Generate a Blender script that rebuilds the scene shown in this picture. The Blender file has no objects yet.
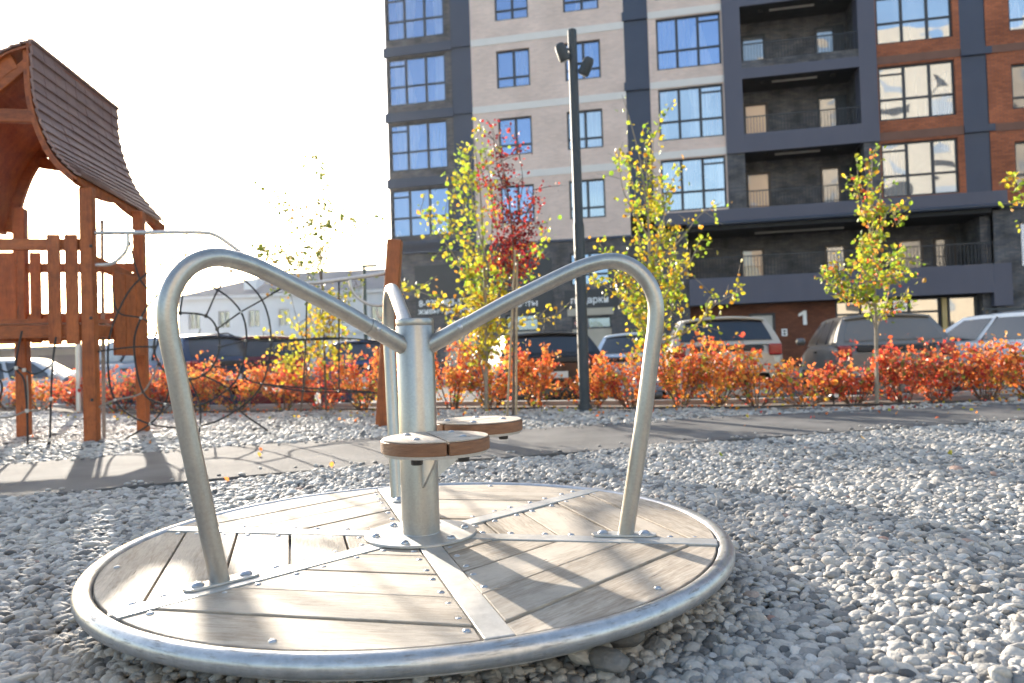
import bpy, math, random
import numpy as np
from mathutils import Vector, Matrix, noise as mnoise
random.seed(11); rng = np.random.default_rng(5)
R = math.radians
sc = bpy.context.scene
COL = sc.collection
pi = math.pi
# ------------------------------------------------------------------ camera
F = 731.757; PITCH = R(1.10014); ROLL = R(1.87004); ZC = .69
fw = Vector((0, math.cos(PITCH), math.sin(PITCH))); _u = Vector((0, -math.sin(PITCH), math.cos(PITCH))); _r = Vector((1, 0, 0))
RX = math.cos(ROLL)*_r - math.sin(ROLL)*_u; UX = math.sin(ROLL)*_r + math.cos(ROLL)*_u
CAMP = Vector((0, 0, ZC))
cd = bpy.data.cameras.new('camera'); cam = bpy.data.objects.new('camera', cd); COL.objects.link(cam)
cd.sensor_width = 36; cd.sensor_fit = 'HORIZONTAL'; cd.lens = 36*F/1024; cd.clip_start = .05; cd.clip_end = 3000
M = Matrix((RX, UX, -fw)).transposed().to_4x4(); M.translation = CAMP; cam.matrix_world = M
cd.dof.use_dof = True; cd.dof.focus_distance = 2.35; cd.dof.aperture_fstop = 3.2
sc.camera = cam
def ray(x, y): return RX*((x-512)/F) + UX*((341.5-y)/F) + fw
def ground(x, y, z=0):
    d = ray(x, y); return CAMP + d*((z-ZC)/d.z)
def at(x, y, Y):
    d = ray(x, y); return CAMP + d*(Y/d.y)
def onplane(x, y, p0, p1):                      # vertical plane through two ground points
    n = Vector((p1[1]-p0[1], p0[0]-p1[0], 0)); d = ray(x, y)
    o = Vector((p0[0], p0[1], 0)) - CAMP
    return CAMP + d*(o.dot(n)/d.dot(n))
# ------------------------------------------------------------------ object helpers
class MB:
    def __init__(s): s.v = []; s.f = []; s.c = []; s.cur = None
    def add(s, vs, fs, col=None):
        o = len(s.v); s.v += [tuple(p) for p in vs]; s.f += [tuple(i+o for i in q) for q in fs]
        s.c += [col or (1, 1, 1)]*len(vs)
    def box(s, c, d, rz=0, rot=None, col=None):
        m = rot if rot is not None else Matrix.Rotation(rz, 3, 'Z')
        c = Vector(c); vs = [c + m @ Vector((x*d[0]/2, y*d[1]/2, z*d[2]/2)) for x in (-1, 1) for y in (-1, 1) for z in (-1, 1)]
        s.add(vs, [(0, 1, 3, 2), (4, 6, 7, 5), (0, 4, 5, 1), (2, 3, 7, 6), (0, 2, 6, 4), (1, 5, 7, 3)], col)
    def bx(s, x0, x1, y0, y1, z0, z1, col=None): s.box(((x0+x1)/2, (y0+y1)/2, (z0+z1)/2), (x1-x0, y1-y0, z1-z0), col=col)
    def beam(s, a, b, w, h, up=(0, 0, 1), col=None):
        a = Vector(a); b = Vector(b); d = (b-a); L = d.length; x = d.normalized(); up = Vector(up)
        y = up.cross(x)
        if y.length < 1e-4: y = Vector((1, 0, 0))
        y.normalize(); z = x.cross(y)
        s.box((a+b)/2, (L, w, h), rot=Matrix((x, y, z)).transposed(), col=col)
    def tube(s, P, r, seg=8, closed=False, caps=True, col=None):
        P = [Vector(p) for p in P]; n = len(P); rr = r if isinstance(r, (list, tuple)) else [r]*n
        T = []
        for i in range(n):
            a = P[i-1] if (i > 0 or closed) else P[i]; b = P[(i+1) % n] if (i < n-1 or closed) else P[i]
            T.append((b-a).normalized())
        up = Vector((0, 0, 1)) if abs(T[0].z) < .9 else Vector((1, 0, 0))
        N = (up - T[0]*up.dot(T[0])).normalized(); vs = []
        for i in range(n):
            N = (N - T[i]*N.dot(T[i])).normalized(); B = T[i].cross(N)
            for k in range(seg):
                t = 2*pi*k/seg; vs.append(P[i] + (N*math.cos(t) + B*math.sin(t))*rr[i])
        fs = []
        for i in range(n if closed else n-1):
            j = (i+1) % n
            for k in range(seg):
                l = (k+1) % seg; fs.append((i*seg+k, i*seg+l, j*seg+l, j*seg+k))
        if caps and not closed: fs += [tuple(range(seg))[::-1], tuple((n-1)*seg+k for k in range(seg))]
        s.add(vs, fs, col)
    def lathe(s, c, prof, seg=24, axis=None, col=None):     # prof: (r, h) from bottom to top
        c = Vector(c); ax = Vector(axis or (0, 0, 1)).normalized()
        t = Vector((1, 0, 0)) if abs(ax.x) < .8 else Vector((0, 1, 0)); N = (t - ax*t.dot(ax)).normalized(); B = ax.cross(N)
        vs = []; fs = []
        for (r, h) in prof:
            for k in range(seg):
                a = 2*pi*k/seg; vs.append(c + ax*h + (N*math.cos(a)+B*math.sin(a))*r)
        for i in range(len(prof)-1):
            for k in range(seg):
                l = (k+1) % seg; fs.append((i*seg+k, i*seg+l, (i+1)*seg+l, (i+1)*seg+k))
        fs += [tuple(range(seg))[::-1], tuple((len(prof)-1)*seg+k for k in range(seg))]
        s.add(vs, fs, col)
    def prism(s, poly, z0, z1, col=None):
        n = len(poly); vs = [(p[0], p[1], z0) for p in poly] + [(p[0], p[1], z1) for p in poly]
        s.add(vs, [tuple(range(n))[::-1], tuple(range(n, 2*n))] + [(i, (i+1) % n, n+(i+1) % n, n+i) for i in range(n)], col)
    def slab(s, pts, nrm, th, col=None):                     # planar polygon given thickness along nrm
        nrm = Vector(nrm).normalized(); n = len(pts); P = [Vector(p) for p in pts]
        s.add(P + [p+nrm*th for p in P], [tuple(range(n))[::-1], tuple(range(n, 2*n))] + [(i, (i+1) % n, n+(i+1) % n, n+i) for i in range(n)], col)
    def grid(s, rows, col=None):
        a = len(rows); b = len(rows[0]); vs = [p for r in rows for p in r]
        s.add(vs, [(i*b+j, i*b+j+1, (i+1)*b+j+1, (i+1)*b+j) for i in range(a-1) for j in range(b-1)], col)
    def build(s, name, mat, parent=None, org=None, smooth=False, bevel=0, seg=2, sharp=40, fixn=True):
        me = bpy.data.meshes.new(name)
        if org is None:
            org = Vector((0, 0, 0)); q = parent
            while q is not None:
                if q.get('wo'): org = Vector(q['wo'])
                q = q.parent
        org = Vector(org)
        me.from_pydata([tuple(Vector(p)-org) for p in s.v], [], s.f); me.update()
        if fixn:
            import bmesh
            bm = bmesh.new(); bm.from_mesh(me); bmesh.ops.recalc_face_normals(bm, faces=bm.faces); bm.to_mesh(me); bm.free()
        if any(c != (1, 1, 1) for c in s.c):
            a = me.color_attributes.new('Col', 'FLOAT_COLOR', 'POINT')
            a.data.foreach_set('color', np.array([(c[0], c[1], c[2], 1) for c in s.c], dtype=np.float32).ravel())
        if mat: me.materials.append(mat)
        o = bpy.data.objects.new(name, me); COL.objects.link(o)
        if parent is not None: o.parent = parent
        if smooth:
            me.polygons.foreach_set('use_smooth', [True]*len(me.polygons))
            me.set_sharp_from_angle(angle=R(sharp))
        if bevel:
            b = o.modifiers.new('bevel', 'BEVEL'); b.width = bevel; b.segments = seg; b.limit_method = 'ANGLE'; b.angle_limit = R(35)
            if smooth is False and seg > 1:
                me.polygons.foreach_set('use_smooth', [True]*len(me.polygons)); b.harden_normals = True
        return o
def tag(o, label, cat, group=None, kind=None):
    if label: o['label'] = label
    if cat: o['category'] = cat
    if group: o['group'] = group
    if kind: o['kind'] = kind
    return o
def thing(name, label, cat, loc, rz=0, group=None, world=True):
    o = bpy.data.objects.new(name, None); COL.objects.link(o); o.location = loc; o.rotation_euler = (0, 0, rz)
    o.empty_display_size = .1
    if world: o['wo'] = tuple(loc)
    return tag(o, label, cat, group)
def copy_thing(root, loc, rz, label):
    c = root.copy(); COL.objects.link(c); c.location = loc; c.rotation_euler = (0, 0, rz); c['label'] = label
    def rec(src, dst):
        for ch in src.children:
            k = ch.copy(); COL.objects.link(k); k.parent = dst; rec(ch, k)
    rec(root, c); return c
def spline(P, n=8, closed=False):                            # Catmull-Rom
    P = [Vector(p) for p in P]; out = []
    N = len(P)
    for i in range(N if closed else N-1):
        p0 = P[(i-1) % N] if (closed or i > 0) else P[0]*2-P[1]; p1 = P[i]; p2 = P[(i+1) % N]
        p3 = P[(i+2) % N] if (closed or i < N-2) else P[-1]*2-P[-2]
        for k in range(n):
            t = k/n; out.append(.5*((2*p1)+(p2-p0)*t+(2*p0-5*p1+4*p2-p3)*t*t+(3*p1-p0-3*p2+p3)*t**3))
    if not closed: out.append(P[-1])
    return out
# ------------------------------------------------------------------ materials
def nodes(name):
    m = bpy.data.materials.new(name); m.use_nodes = True; nt = m.node_tree; b = nt.nodes['Principled BSDF']
    return m, nt, b
def N(nt, t, **k):
    n = nt.nodes.new(t)
    for a, v in k.items(): setattr(n, a, v)
    return n
def pm(name, c1, c2=None, scale=5, rough=.6, metal=0, bump=0, bscale=None, stretch=(1, 1, 1), spec=.5, coat=0, rvar=0, detail=5):
    m, nt, b = nodes(name); L = nt.links.new
    b.inputs['Roughness'].default_value = rough; b.inputs['Metallic'].default_value = metal
    b.inputs['Specular IOR Level'].default_value = spec; b.inputs['Coat Weight'].default_value = coat
    if c2 is None: c2 = tuple(x*.82 for x in c1)
    tc = N(nt, 'ShaderNodeTexCoord'); mp = N(nt, 'ShaderNodeMapping'); mp.inputs['Scale'].default_value = stretch
    L(tc.outputs['Object'], mp.inputs['Vector'])
    nz = N(nt, 'ShaderNodeTexNoise'); nz.inputs['Scale'].default_value = scale; nz.inputs['Detail'].default_value = detail
    L(mp.outputs['Vector'], nz.inputs['Vector'])
    cr = N(nt, 'ShaderNodeValToRGB'); cr.color_ramp.elements[0].position = .32; cr.color_ramp.elements[1].position = .68
    cr.color_ramp.elements[0].color = (*c1, 1); cr.color_ramp.elements[1].color = (*c2, 1)
    L(nz.outputs['Fac'], cr.inputs['Fac']); L(cr.outputs['Color'], b.inputs['Base Color'])
    if rvar:
        mr = N(nt, 'ShaderNodeMapRange'); mr.inputs['To Min'].default_value = rough-rvar; mr.inputs['To Max'].default_value = rough+rvar
        L(nz.outputs['Fac'], mr.inputs['Value']); L(mr.outputs['Result'], b.inputs['Roughness'])
    if bump:
        n2 = N(nt, 'ShaderNodeTexNoise'); n2.inputs['Scale'].default_value = bscale or scale*3; n2.inputs['Detail'].default_value = 6
        L(mp.outputs['Vector'], n2.inputs['Vector'])
        bp = N(nt, 'ShaderNodeBump'); bp.inputs['Strength'].default_value = bump; bp.inputs['Distance'].default_value = .02
        L(n2.outputs['Fac'], bp.inputs['Height']); L(bp.outputs['Normal'], b.inputs['Normal'])
    return m
def brick(name, c1, c2, mortar, w=.25, h=.075, ms=.012, bump=.4, rough=.85, bias=0, var=.25, vscale=.7):
    m, nt, b = nodes(name); L = nt.links.new; b.inputs['Roughness'].default_value = rough; b.inputs['Specular IOR Level'].default_value = .25
    tc = N(nt, 'ShaderNodeTexCoord'); sp = N(nt, 'ShaderNodeSeparateXYZ'); L(tc.outputs['Object'], sp.inputs[0])
    ad = N(nt, 'ShaderNodeMath', operation='ADD'); L(sp.outputs['X'], ad.inputs[0]); L(sp.outputs['Y'], ad.inputs[1])
    cb = N(nt, 'ShaderNodeCombineXYZ'); L(ad.outputs[0], cb.inputs['X']); L(sp.outputs['Z'], cb.inputs['Y'])
    bt = N(nt, 'ShaderNodeTexBrick'); bt.inputs['Scale'].default_value = 1; bt.inputs['Brick Width'].default_value = w; bt.inputs['Row Height'].default_value = h
    bt.inputs['Mortar Size'].default_value = ms; bt.inputs['Bias'].default_value = bias; bt.inputs['Mortar Smooth'].default_value = .2
    bt.inputs['Color1'].default_value = (*c1, 1); bt.inputs['Color2'].default_value = (*c2, 1); bt.inputs['Mortar'].default_value = (*mortar, 1)
    L(cb.outputs[0], bt.inputs['Vector'])
    nz = N(nt, 'ShaderNodeTexNoise'); nz.inputs['Scale'].default_value = vscale; nz.inputs['Detail'].default_value = 6; L(cb.outputs[0], nz.inputs['Vector'])
    mr = N(nt, 'ShaderNodeMapRange'); mr.inputs['From Min'].default_value = .3; mr.inputs['From Max'].default_value = .7
    mr.inputs['To Min'].default_value = 1-var; mr.inputs['To Max'].default_value = 1+var*.6; L(nz.outputs['Fac'], mr.inputs['Value'])
    mx = N(nt, 'ShaderNodeMix', data_type='RGBA', blend_type='MULTIPLY'); mx.inputs['Factor'].default_value = 1
    L(bt.outputs['Color'], mx.inputs[6]); L(mr.outputs['Result'], mx.inputs[7]); L(mx.outputs[2], b.inputs['Base Color'])
    bp = N(nt, 'ShaderNodeBump', invert=True); bp.inputs['Strength'].default_value = bump; bp.inputs['Distance'].default_value = .01
    L(bt.outputs['Fac'], bp.inputs['Height']); L(bp.outputs['Normal'], b.inputs['Normal'])
    return m
def glass(name, base=(.03, .04, .05), refl=.3, wav=.25, scale=1.3, tint=(1, 1, 1), rough=.02, dist=.05, curt=0):
    m, nt, b = nodes(name); L = nt.links.new
    b.inputs['Base Color'].default_value = (*base, 1); b.inputs['Roughness'].default_value = .3
    g = N(nt, 'ShaderNodeBsdfGlossy'); g.inputs['Color'].default_value = (*tint, 1); g.inputs['Roughness'].default_value = rough
    fr = N(nt, 'ShaderNodeFresnel'); fr.inputs['IOR'].default_value = 1.5
    ma = N(nt, 'ShaderNodeMath', operation='ADD', use_clamp=True); ma.inputs[1].default_value = refl; L(fr.outputs[0], ma.inputs[0])
    mx = N(nt, 'ShaderNodeMixShader'); L(ma.outputs[0], mx.inputs[0]); L(b.outputs[0], mx.inputs[1]); L(g.outputs[0], mx.inputs[2])
    if curt:      # curtains and blinds seen through the pane
        tq = N(nt, 'ShaderNodeTexCoord'); mq = N(nt, 'ShaderNodeMapping'); mq.inputs['Scale'].default_value = (1.1, 1.1, .33); L(tq.outputs['Object'], mq.inputs['Vector'])
        q1 = N(nt, 'ShaderNodeTexVoronoi'); q1.inputs['Scale'].default_value = 1; q1.inputs['Randomness'].default_value = .6; L(mq.outputs[0], q1.inputs['Vector'])
        qs = N(nt, 'ShaderNodeSeparateColor'); L(q1.outputs['Color'], qs.inputs[0])
        q2 = N(nt, 'ShaderNodeTexNoise'); q2.inputs['Scale'].default_value = 9; m2 = N(nt, 'ShaderNodeMapping'); m2.inputs['Scale'].default_value = (2, 2, .05); L(tq.outputs['Object'], m2.inputs['Vector']); L(m2.outputs[0], q2.inputs['Vector'])
        qm = N(nt, 'ShaderNodeMath', operation='MULTIPLY'); L(qs.outputs[0], qm.inputs[0]); L(q2.outputs['Fac'], qm.inputs[1])
        qr = N(nt, 'ShaderNodeValToRGB'); qe = qr.color_ramp.elements; qe[0].position = .12; qe[0].color = (*base, 1); qe[1].position = .6; qe[1].color = (curt, curt*.98, curt*.95, 1); L(qm.outputs[0], qr.inputs[0]); L(qr.outputs[0], b.inputs['Base Color'])
    if wav:
        tc = N(nt, 'ShaderNodeTexCoord'); nz = N(nt, 'ShaderNodeTexNoise'); nz.inputs['Scale'].default_value = scale; nz.inputs['Detail'].default_value = 0
        L(tc.outputs['Object'], nz.inputs['Vector'])
        bp = N(nt, 'ShaderNodeBump'); bp.inputs['Strength'].default_value = wav; bp.inputs['Distance'].default_value = dist
        L(nz.outputs['Fac'], bp.inputs['Height']); L(bp.outputs['Normal'], g.inputs['Normal'])
    L(mx.outputs[0], nt.nodes['Material Output'].inputs['Surface']); return m
def leafmat(name, trans=.5, rough=.45):
    m, nt, b = nodes(name); L = nt.links.new
    at_ = N(nt, 'ShaderNodeAttribute'); at_.attribute_name = 'Col'
    b.inputs['Roughness'].default_value = rough; b.inputs['Specular IOR Level'].default_value = .35
    L(at_.outputs['Color'], b.inputs['Base Color'])
    t = N(nt, 'ShaderNodeBsdfTranslucent'); L(at_.outputs['Color'], t.inputs['Color'])
    mx = N(nt, 'ShaderNodeMixShader'); mx.inputs[0].default_value = trans; L(b.outputs[0], mx.inputs[1]); L(t.outputs[0], mx.inputs[2])
    L(mx.outputs[0], nt.nodes['Material Output'].inputs['Surface']); return m
def woodmat(name, c1, c2, axis, scale=3, rough=.7, bump=.25, crack=(.12, .09, .07), island=.12, spec=.3, stain=.3):
    """grain runs along axis (unit vector in object space)"""
    m, nt, b = nodes(name); L = nt.links.new; b.inputs['Roughness'].default_value = rough; b.inputs['Specular IOR Level'].default_value = spec
    tc = N(nt, 'ShaderNodeTexCoord'); mp = N(nt, 'ShaderNodeMapping', vector_type='TEXTURE')
    a = Vector(axis); 
    if abs(a.z) > .9: mp.inputs['Rotation'].default_value = (0, R(-90), 0)
    else: mp.inputs['Rotation'].default_value = (0, 0, math.atan2(a.y, a.x))
    mp.inputs['Scale'].default_value = (9, 1, 1); L(tc.outputs['Object'], mp.inputs['Vector'])
    geo = N(nt, 'ShaderNodeNewGeometry')
    off = N(nt, 'ShaderNodeVectorMath', operation='SCALE'); off.inputs[0].default_value = (37, 53, 19); L(geo.outputs['Random Per Island'], off.inputs['Scale'])
    ad = N(nt, 'ShaderNodeVectorMath', operation='ADD'); L(mp.outputs[0], ad.inputs[0]); L(off.outputs[0], ad.inputs[1])
    n1 = N(nt, 'ShaderNodeTexNoise'); n1.inputs['Scale'].default_value = scale*42; n1.inputs['Detail'].default_value = 7; n1.inputs['Roughness'].default_value = .65; n1.inputs['Distortion'].default_value = .6
    L(ad.outputs[0], n1.inputs['Vector'])
    n0 = N(nt, 'ShaderNodeTexNoise'); n0.inputs['Scale'].default_value = scale*3.5; n0.inputs['Detail'].default_value = 3; L(ad.outputs[0], n0.inputs['Vector'])
    mxn = N(nt, 'ShaderNodeMix'); mxn.inputs['Factor'].default_value = .5; L(n1.outputs['Fac'], mxn.inputs[2]); L(n0.outputs['Fac'], mxn.inputs[3])
    cr = N(nt, 'ShaderNodeValToRGB'); e = cr.color_ramp.elements; e[0].position = .38; e[0].color = (*c1, 1); e[1].position = .58; e[1].color = (*c2, 1)
    L(mxn.outputs[0], cr.inputs['Fac'])
    # fine drying cracks along the grain
    n3 = N(nt, 'ShaderNodeTexNoise'); n3.inputs['Scale'].default_value = scale*13; n3.inputs['Detail'].default_value = 2; n3.inputs['Distortion'].default_value = 1.2; L(ad.outputs[0], n3.inputs['Vector'])
    c3 = N(nt, 'ShaderNodeValToRGB'); q = c3.color_ramp.elements; q[0].position = .255; q[0].color = (0, 0, 0, 1); q[1].position = .285; q[1].color = (1, 1, 1, 1); L(n3.outputs['Fac'], c3.inputs['Fac'])
    mc = N(nt, 'ShaderNodeMix', data_type='RGBA'); L(c3.outputs['Color'], mc.inputs['Factor']); mc.inputs[6].default_value = (*crack, 1); L(cr.outputs['Color'], mc.inputs[7])
    iv = N(nt, 'ShaderNodeMapRange'); iv.inputs['To Min'].default_value = 1-island; iv.inputs['To Max'].default_value = 1+island; L(geo.outputs['Random Per Island'], iv.inputs['Value'])
    mm = N(nt, 'ShaderNodeMix', data_type='RGBA', blend_type='MULTIPLY'); mm.inputs['Factor'].default_value = 1; L(mc.outputs[2], mm.inputs[6]); L(iv.outputs[0], mm.inputs[7])
    nd = N(nt, 'ShaderNodeTexNoise'); nd.inputs['Scale'].default_value = 11; nd.inputs['Detail'].default_value = 9; nd.inputs['Roughness'].default_value = .68; L(tc.outputs['Object'], nd.inputs['Vector'])
    rd = N(nt, 'ShaderNodeMapRange'); rd.inputs['From Min'].default_value = .36; rd.inputs['From Max'].default_value = .6; rd.inputs['To Min'].default_value = 1-stain; rd.inputs['To Max'].default_value = 1.04; L(nd.outputs['Fac'], rd.inputs['Value'])
    m5 = N(nt, 'ShaderNodeMix', data_type='RGBA', blend_type='MULTIPLY'); m5.inputs['Factor'].default_value = 1; L(mm.outputs[2], m5.inputs[6]); L(rd.outputs[0], m5.inputs[7])
    L(m5.outputs[2], b.inputs['Base Color'])
    bp = N(nt, 'ShaderNodeBump'); bp.inputs['Strength'].default_value = bump; bp.inputs['Distance'].default_value = .004
    mb = N(nt, 'ShaderNodeMath', operation='MULTIPLY'); L(n1.outputs['Fac'], mb.inputs[0]); L(c3.outputs['Color'], mb.inputs[1])
    L(mb.outputs[0], bp.inputs['Height']); L(bp.outputs['Normal'], b.inputs['Normal'])
    return m
def galv(name, c1=(.42, .42, .41), c2=(.56, .56, .55), rough=.42, dirt=0):
    m, nt, b = nodes(name); L = nt.links.new; b.inputs['Metallic'].default_value = .85
    tc = N(nt, 'ShaderNodeTexCoord')
    v = N(nt, 'ShaderNodeTexVoronoi'); v.inputs['Scale'].default_value = 160; L(tc.outputs['Object'], v.inputs['Vector'])
    nz = N(nt, 'ShaderNodeTexNoise'); nz.inputs['Scale'].default_value = 9; nz.inputs['Detail'].default_value = 8
    mpz = N(nt, 'ShaderNodeMapping'); mpz.inputs['Scale'].default_value = (3.5, 3.5, .5); L(tc.outputs['Object'], mpz.inputs['Vector']); L(mpz.outputs[0], nz.inputs['Vector'])
    sp = N(nt, 'ShaderNodeSeparateColor'); L(v.outputs['Color'], sp.inputs[0])
    mx = N(nt, 'ShaderNodeMix'); mx.inputs['Factor'].default_value = .82; L(sp.outputs[0], mx.inputs[2]); L(nz.outputs['Fac'], mx.inputs[3])
    cr = N(nt, 'ShaderNodeValToRGB'); e = cr.color_ramp.elements; e[0].position = .3; e[0].color = (*c1, 1); e[1].position = .7; e[1].color = (*c2, 1)
    L(mx.outputs[0], cr.inputs['Fac'])
    mr = N(nt, 'ShaderNodeMapRange'); mr.inputs['To Min'].default_value = rough-.05; mr.inputs['To Max'].default_value = rough+.08; L(mx.outputs[0], mr.inputs['Value'])
    L(mr.outputs[0], b.inputs['Roughness']); col = cr.outputs['Color']
    if dirt:
        mp = N(nt, 'ShaderNodeMapping'); mp.inputs['Scale'].default_value = (3, 3, 40); L(tc.outputs['Object'], mp.inputs['Vector'])
        n2 = N(nt, 'ShaderNodeTexNoise'); n2.inputs['Scale'].default_value = 5; n2.inputs['Detail'].default_value = 8; n2.inputs['Roughness'].default_value = .7; L(mp.outputs[0], n2.inputs['Vector'])
        c2_ = N(nt, 'ShaderNodeValToRGB'); q = c2_.color_ramp.elements; q[0].position = .54; q[0].color = (0, 0, 0, 1); q[1].position = .66; q[1].color = (1, 1, 1, 1); L(n2.outputs['Fac'], c2_.inputs[0])
        md = N(nt, 'ShaderNodeMix', data_type='RGBA'); md.inputs[7].default_value = (.1, .085, .07, 1); L(col, md.inputs[6])
        mu = N(nt, 'ShaderNodeMath', operation='MULTIPLY'); mu.inputs[1].default_value = dirt; L(c2_.outputs[0], mu.inputs[0]); L(mu.outputs[0], md.inputs['Factor'])
        col = md.outputs[2]
        mm = N(nt, 'ShaderNodeMath', operation='SUBTRACT'); mm.inputs[0].default_value = .7; L(mu.outputs[0], mm.inputs[1]); L(mm.outputs[0], b.inputs['Metallic'])
    L(col, b.inputs['Base Color'])
    bp = N(nt, 'ShaderNodeBump'); bp.inputs['Strength'].default_value = .05; bp.inputs['Distance'].default_value = .001; L(nz.outputs['Fac'], bp.inputs['Height']); L(bp.outputs['Normal'], b.inputs['Normal'])
    return m
SUN_EL = R(14.8); SUN_AZ = R(-28.3)
# ------------------------------------------------------------------ world, sun
w = bpy.data.worlds.new('World'); sc.world = w; w.use_nodes = True
nt = w.node_tree; bg = nt.nodes['Background']; sky = nt.nodes.new('ShaderNodeTexSky'); sky.sky_type = 'NISHITA'; sky.sun_disc = False
sky.sun_elevation = SUN_EL; sky.sun_rotation = SUN_AZ; sky.air_density = 1.0; sky.dust_density = 1.6; sky.ozone_density = 1.0
nt.links.new(sky.outputs[0], bg.inputs['Color']); bg.inputs['Strength'].default_value = .125
sl = bpy.data.lights.new('sun', 'SUN'); sl.energy = 4.0; sl.angle = R(.5); sl.color = (1, .9, .76)
so = bpy.data.objects.new('sun', sl); COL.objects.link(so)
sd = Vector((math.sin(SUN_AZ)*math.cos(SUN_EL), math.cos(SUN_AZ)*math.cos(SUN_EL), math.sin(SUN_EL)))
so.rotation_euler = sd.to_track_quat('Z', 'Y').to_euler(); so.location = sd*60
sc.view_settings.view_transform = 'Standard'; sc.view_settings.look = 'None'; sc.view_settings.exposure = 1.92; sc.view_settings.gamma = 1
# ------------------------------------------------------------------ ground
def gmat():
    m, nt, b = nodes('gravel_bed'); L = nt.links.new; b.inputs['Roughness'].default_value = .9; b.inputs['Specular IOR Level'].default_value = .2
    tc = N(nt, 'ShaderNodeTexCoord'); v = N(nt, 'ShaderNodeTexVoronoi'); v.inputs['Scale'].default_value = 28; L(tc.outputs['Object'], v.inputs['Vector'])
    hs = N(nt, 'ShaderNodeSeparateColor'); L(v.outputs['Color'], hs.inputs[0])
    cr = N(nt, 'ShaderNodeValToRGB'); e = cr.color_ramp.elements; e[0].color = (.13, .12, .11, 1); e[1].color = (.36, .35, .33, 1); L(hs.outputs[0], cr.inputs[0])
    L(cr.outputs[0], b.inputs['Base Color'])
    bp = N(nt, 'ShaderNodeBump', invert=True); bp.inputs['Distance'].default_value = .02; L(v.outputs['Distance'], bp.inputs['Height']); L(bp.outputs[0], b.inputs['Normal']); return m
asph = pm('asphalt', (.10, .099, .1), (.17, .166, .163), 2.2, .9, bump=.5, bscale=260, spec=.25)
asph_lot = pm('lot_asphalt', (.09, .09, .09), (.14, .135, .13), 1.5, .9, bump=.4, bscale=180, spec=.25)
soil = pm('soil', (.10, .08, .06), (.17, .14, .11), 6, .95, bump=.8, bscale=60)
m = MB(); m.grid([[(x, y, -.14) for x in np.linspace(-60, 60, 13)] for y in np.linspace(-60, 9, 9)]); tag(m.build('ground', gmat(), fixn=False), None, None, kind='structure')
# far sheet with the parking lot
m = MB(); m.grid([[(x, y, -.42) for x in (-440, -60, 60, 440)] for y in (-270, -70, 300, 880)]); tag(m.build('terrain', asph_lot, fixn=False), None, None, kind='structure')
PN = [(-6.5, 2.2), (-4.4, 3.1), (-2.79, 3.97), (-1.32, 4.62), (0.23, 5.0), (1.36, 5.41), (4.33, 6.24), (9, 7.1), (16, 8)]
PF = [(-6.5, 3.9), (-5.0, 4.75), (-3.8, 5.41), (-2.66, 6.05), (-1.2, 6.45), (0.32, 6.8), (1.87, 7.33), (5.4, 7.75), (10, 8.6), (17, 9.5)]
def lerp_y(P, x):
    for a, b in zip(P, P[1:]):
        if a[0] <= x <= b[0]: return a[1]+(b[1]-a[1])*(x-a[0])/(b[0]-a[0])
    return P[-1][1] if x > P[-1][0] else P[0][1]
m = MB(); xs = np.linspace(-6.5, 16, 60)
m.grid([[(x, lerp_y(PN, x)+(lerp_y(PF, x)-lerp_y(PN, x))*t, .012) for x in xs] for t in np.linspace(0, 1, 5)])
m.grid([[(x, lerp_y(PF, x), z) for x in xs] for z in (.012, -.05)]); m.grid([[(x, lerp_y(PN, x), z) for x in xs] for z in (.012, -.05)])
tag(m.build('path', asph), None, None, kind='structure')
HB = [(-14, 15.6), (-8.45, 12.9), (-5.39, 11.0), (-2.99, 10.4), (-0.85, 9.8), (1.03, 9.0), (2.52, 8.45), (3.92, 8.2), (5.37, 8.3), (9, 8.9), (14, 9.8)]
# planting bed under the hedge
m = MB(); xs = np.linspace(-14, 14, 70)
m.grid([[(x, lerp_y(HB, x)+dy, -.015+.03*math.sin(x*3+dy*5)*(abs(dy) < .5)) for x in xs] for dy in (-.35, -.1, .3, .6, 1.0)])
tag(m.build('planting_bed', soil, fixn=False), None, None, kind='structure')
# concrete kerb between bed and car park
kerb = pm('kerb_concrete', (.36, .35, .33), (.46, .45, .43), 4, .85, bump=.3, bscale=60)
m = MB()
for a, b in zip(xs, xs[1:]):
    p = Vector((a, lerp_y(HB, a)+1.06, -.06)); q = Vector((b, lerp_y(HB, b)+1.06, -.06)); m.beam(p, q, .13, .2)
tag(m.build('kerb', kerb), None, None, kind='structure')
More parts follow.
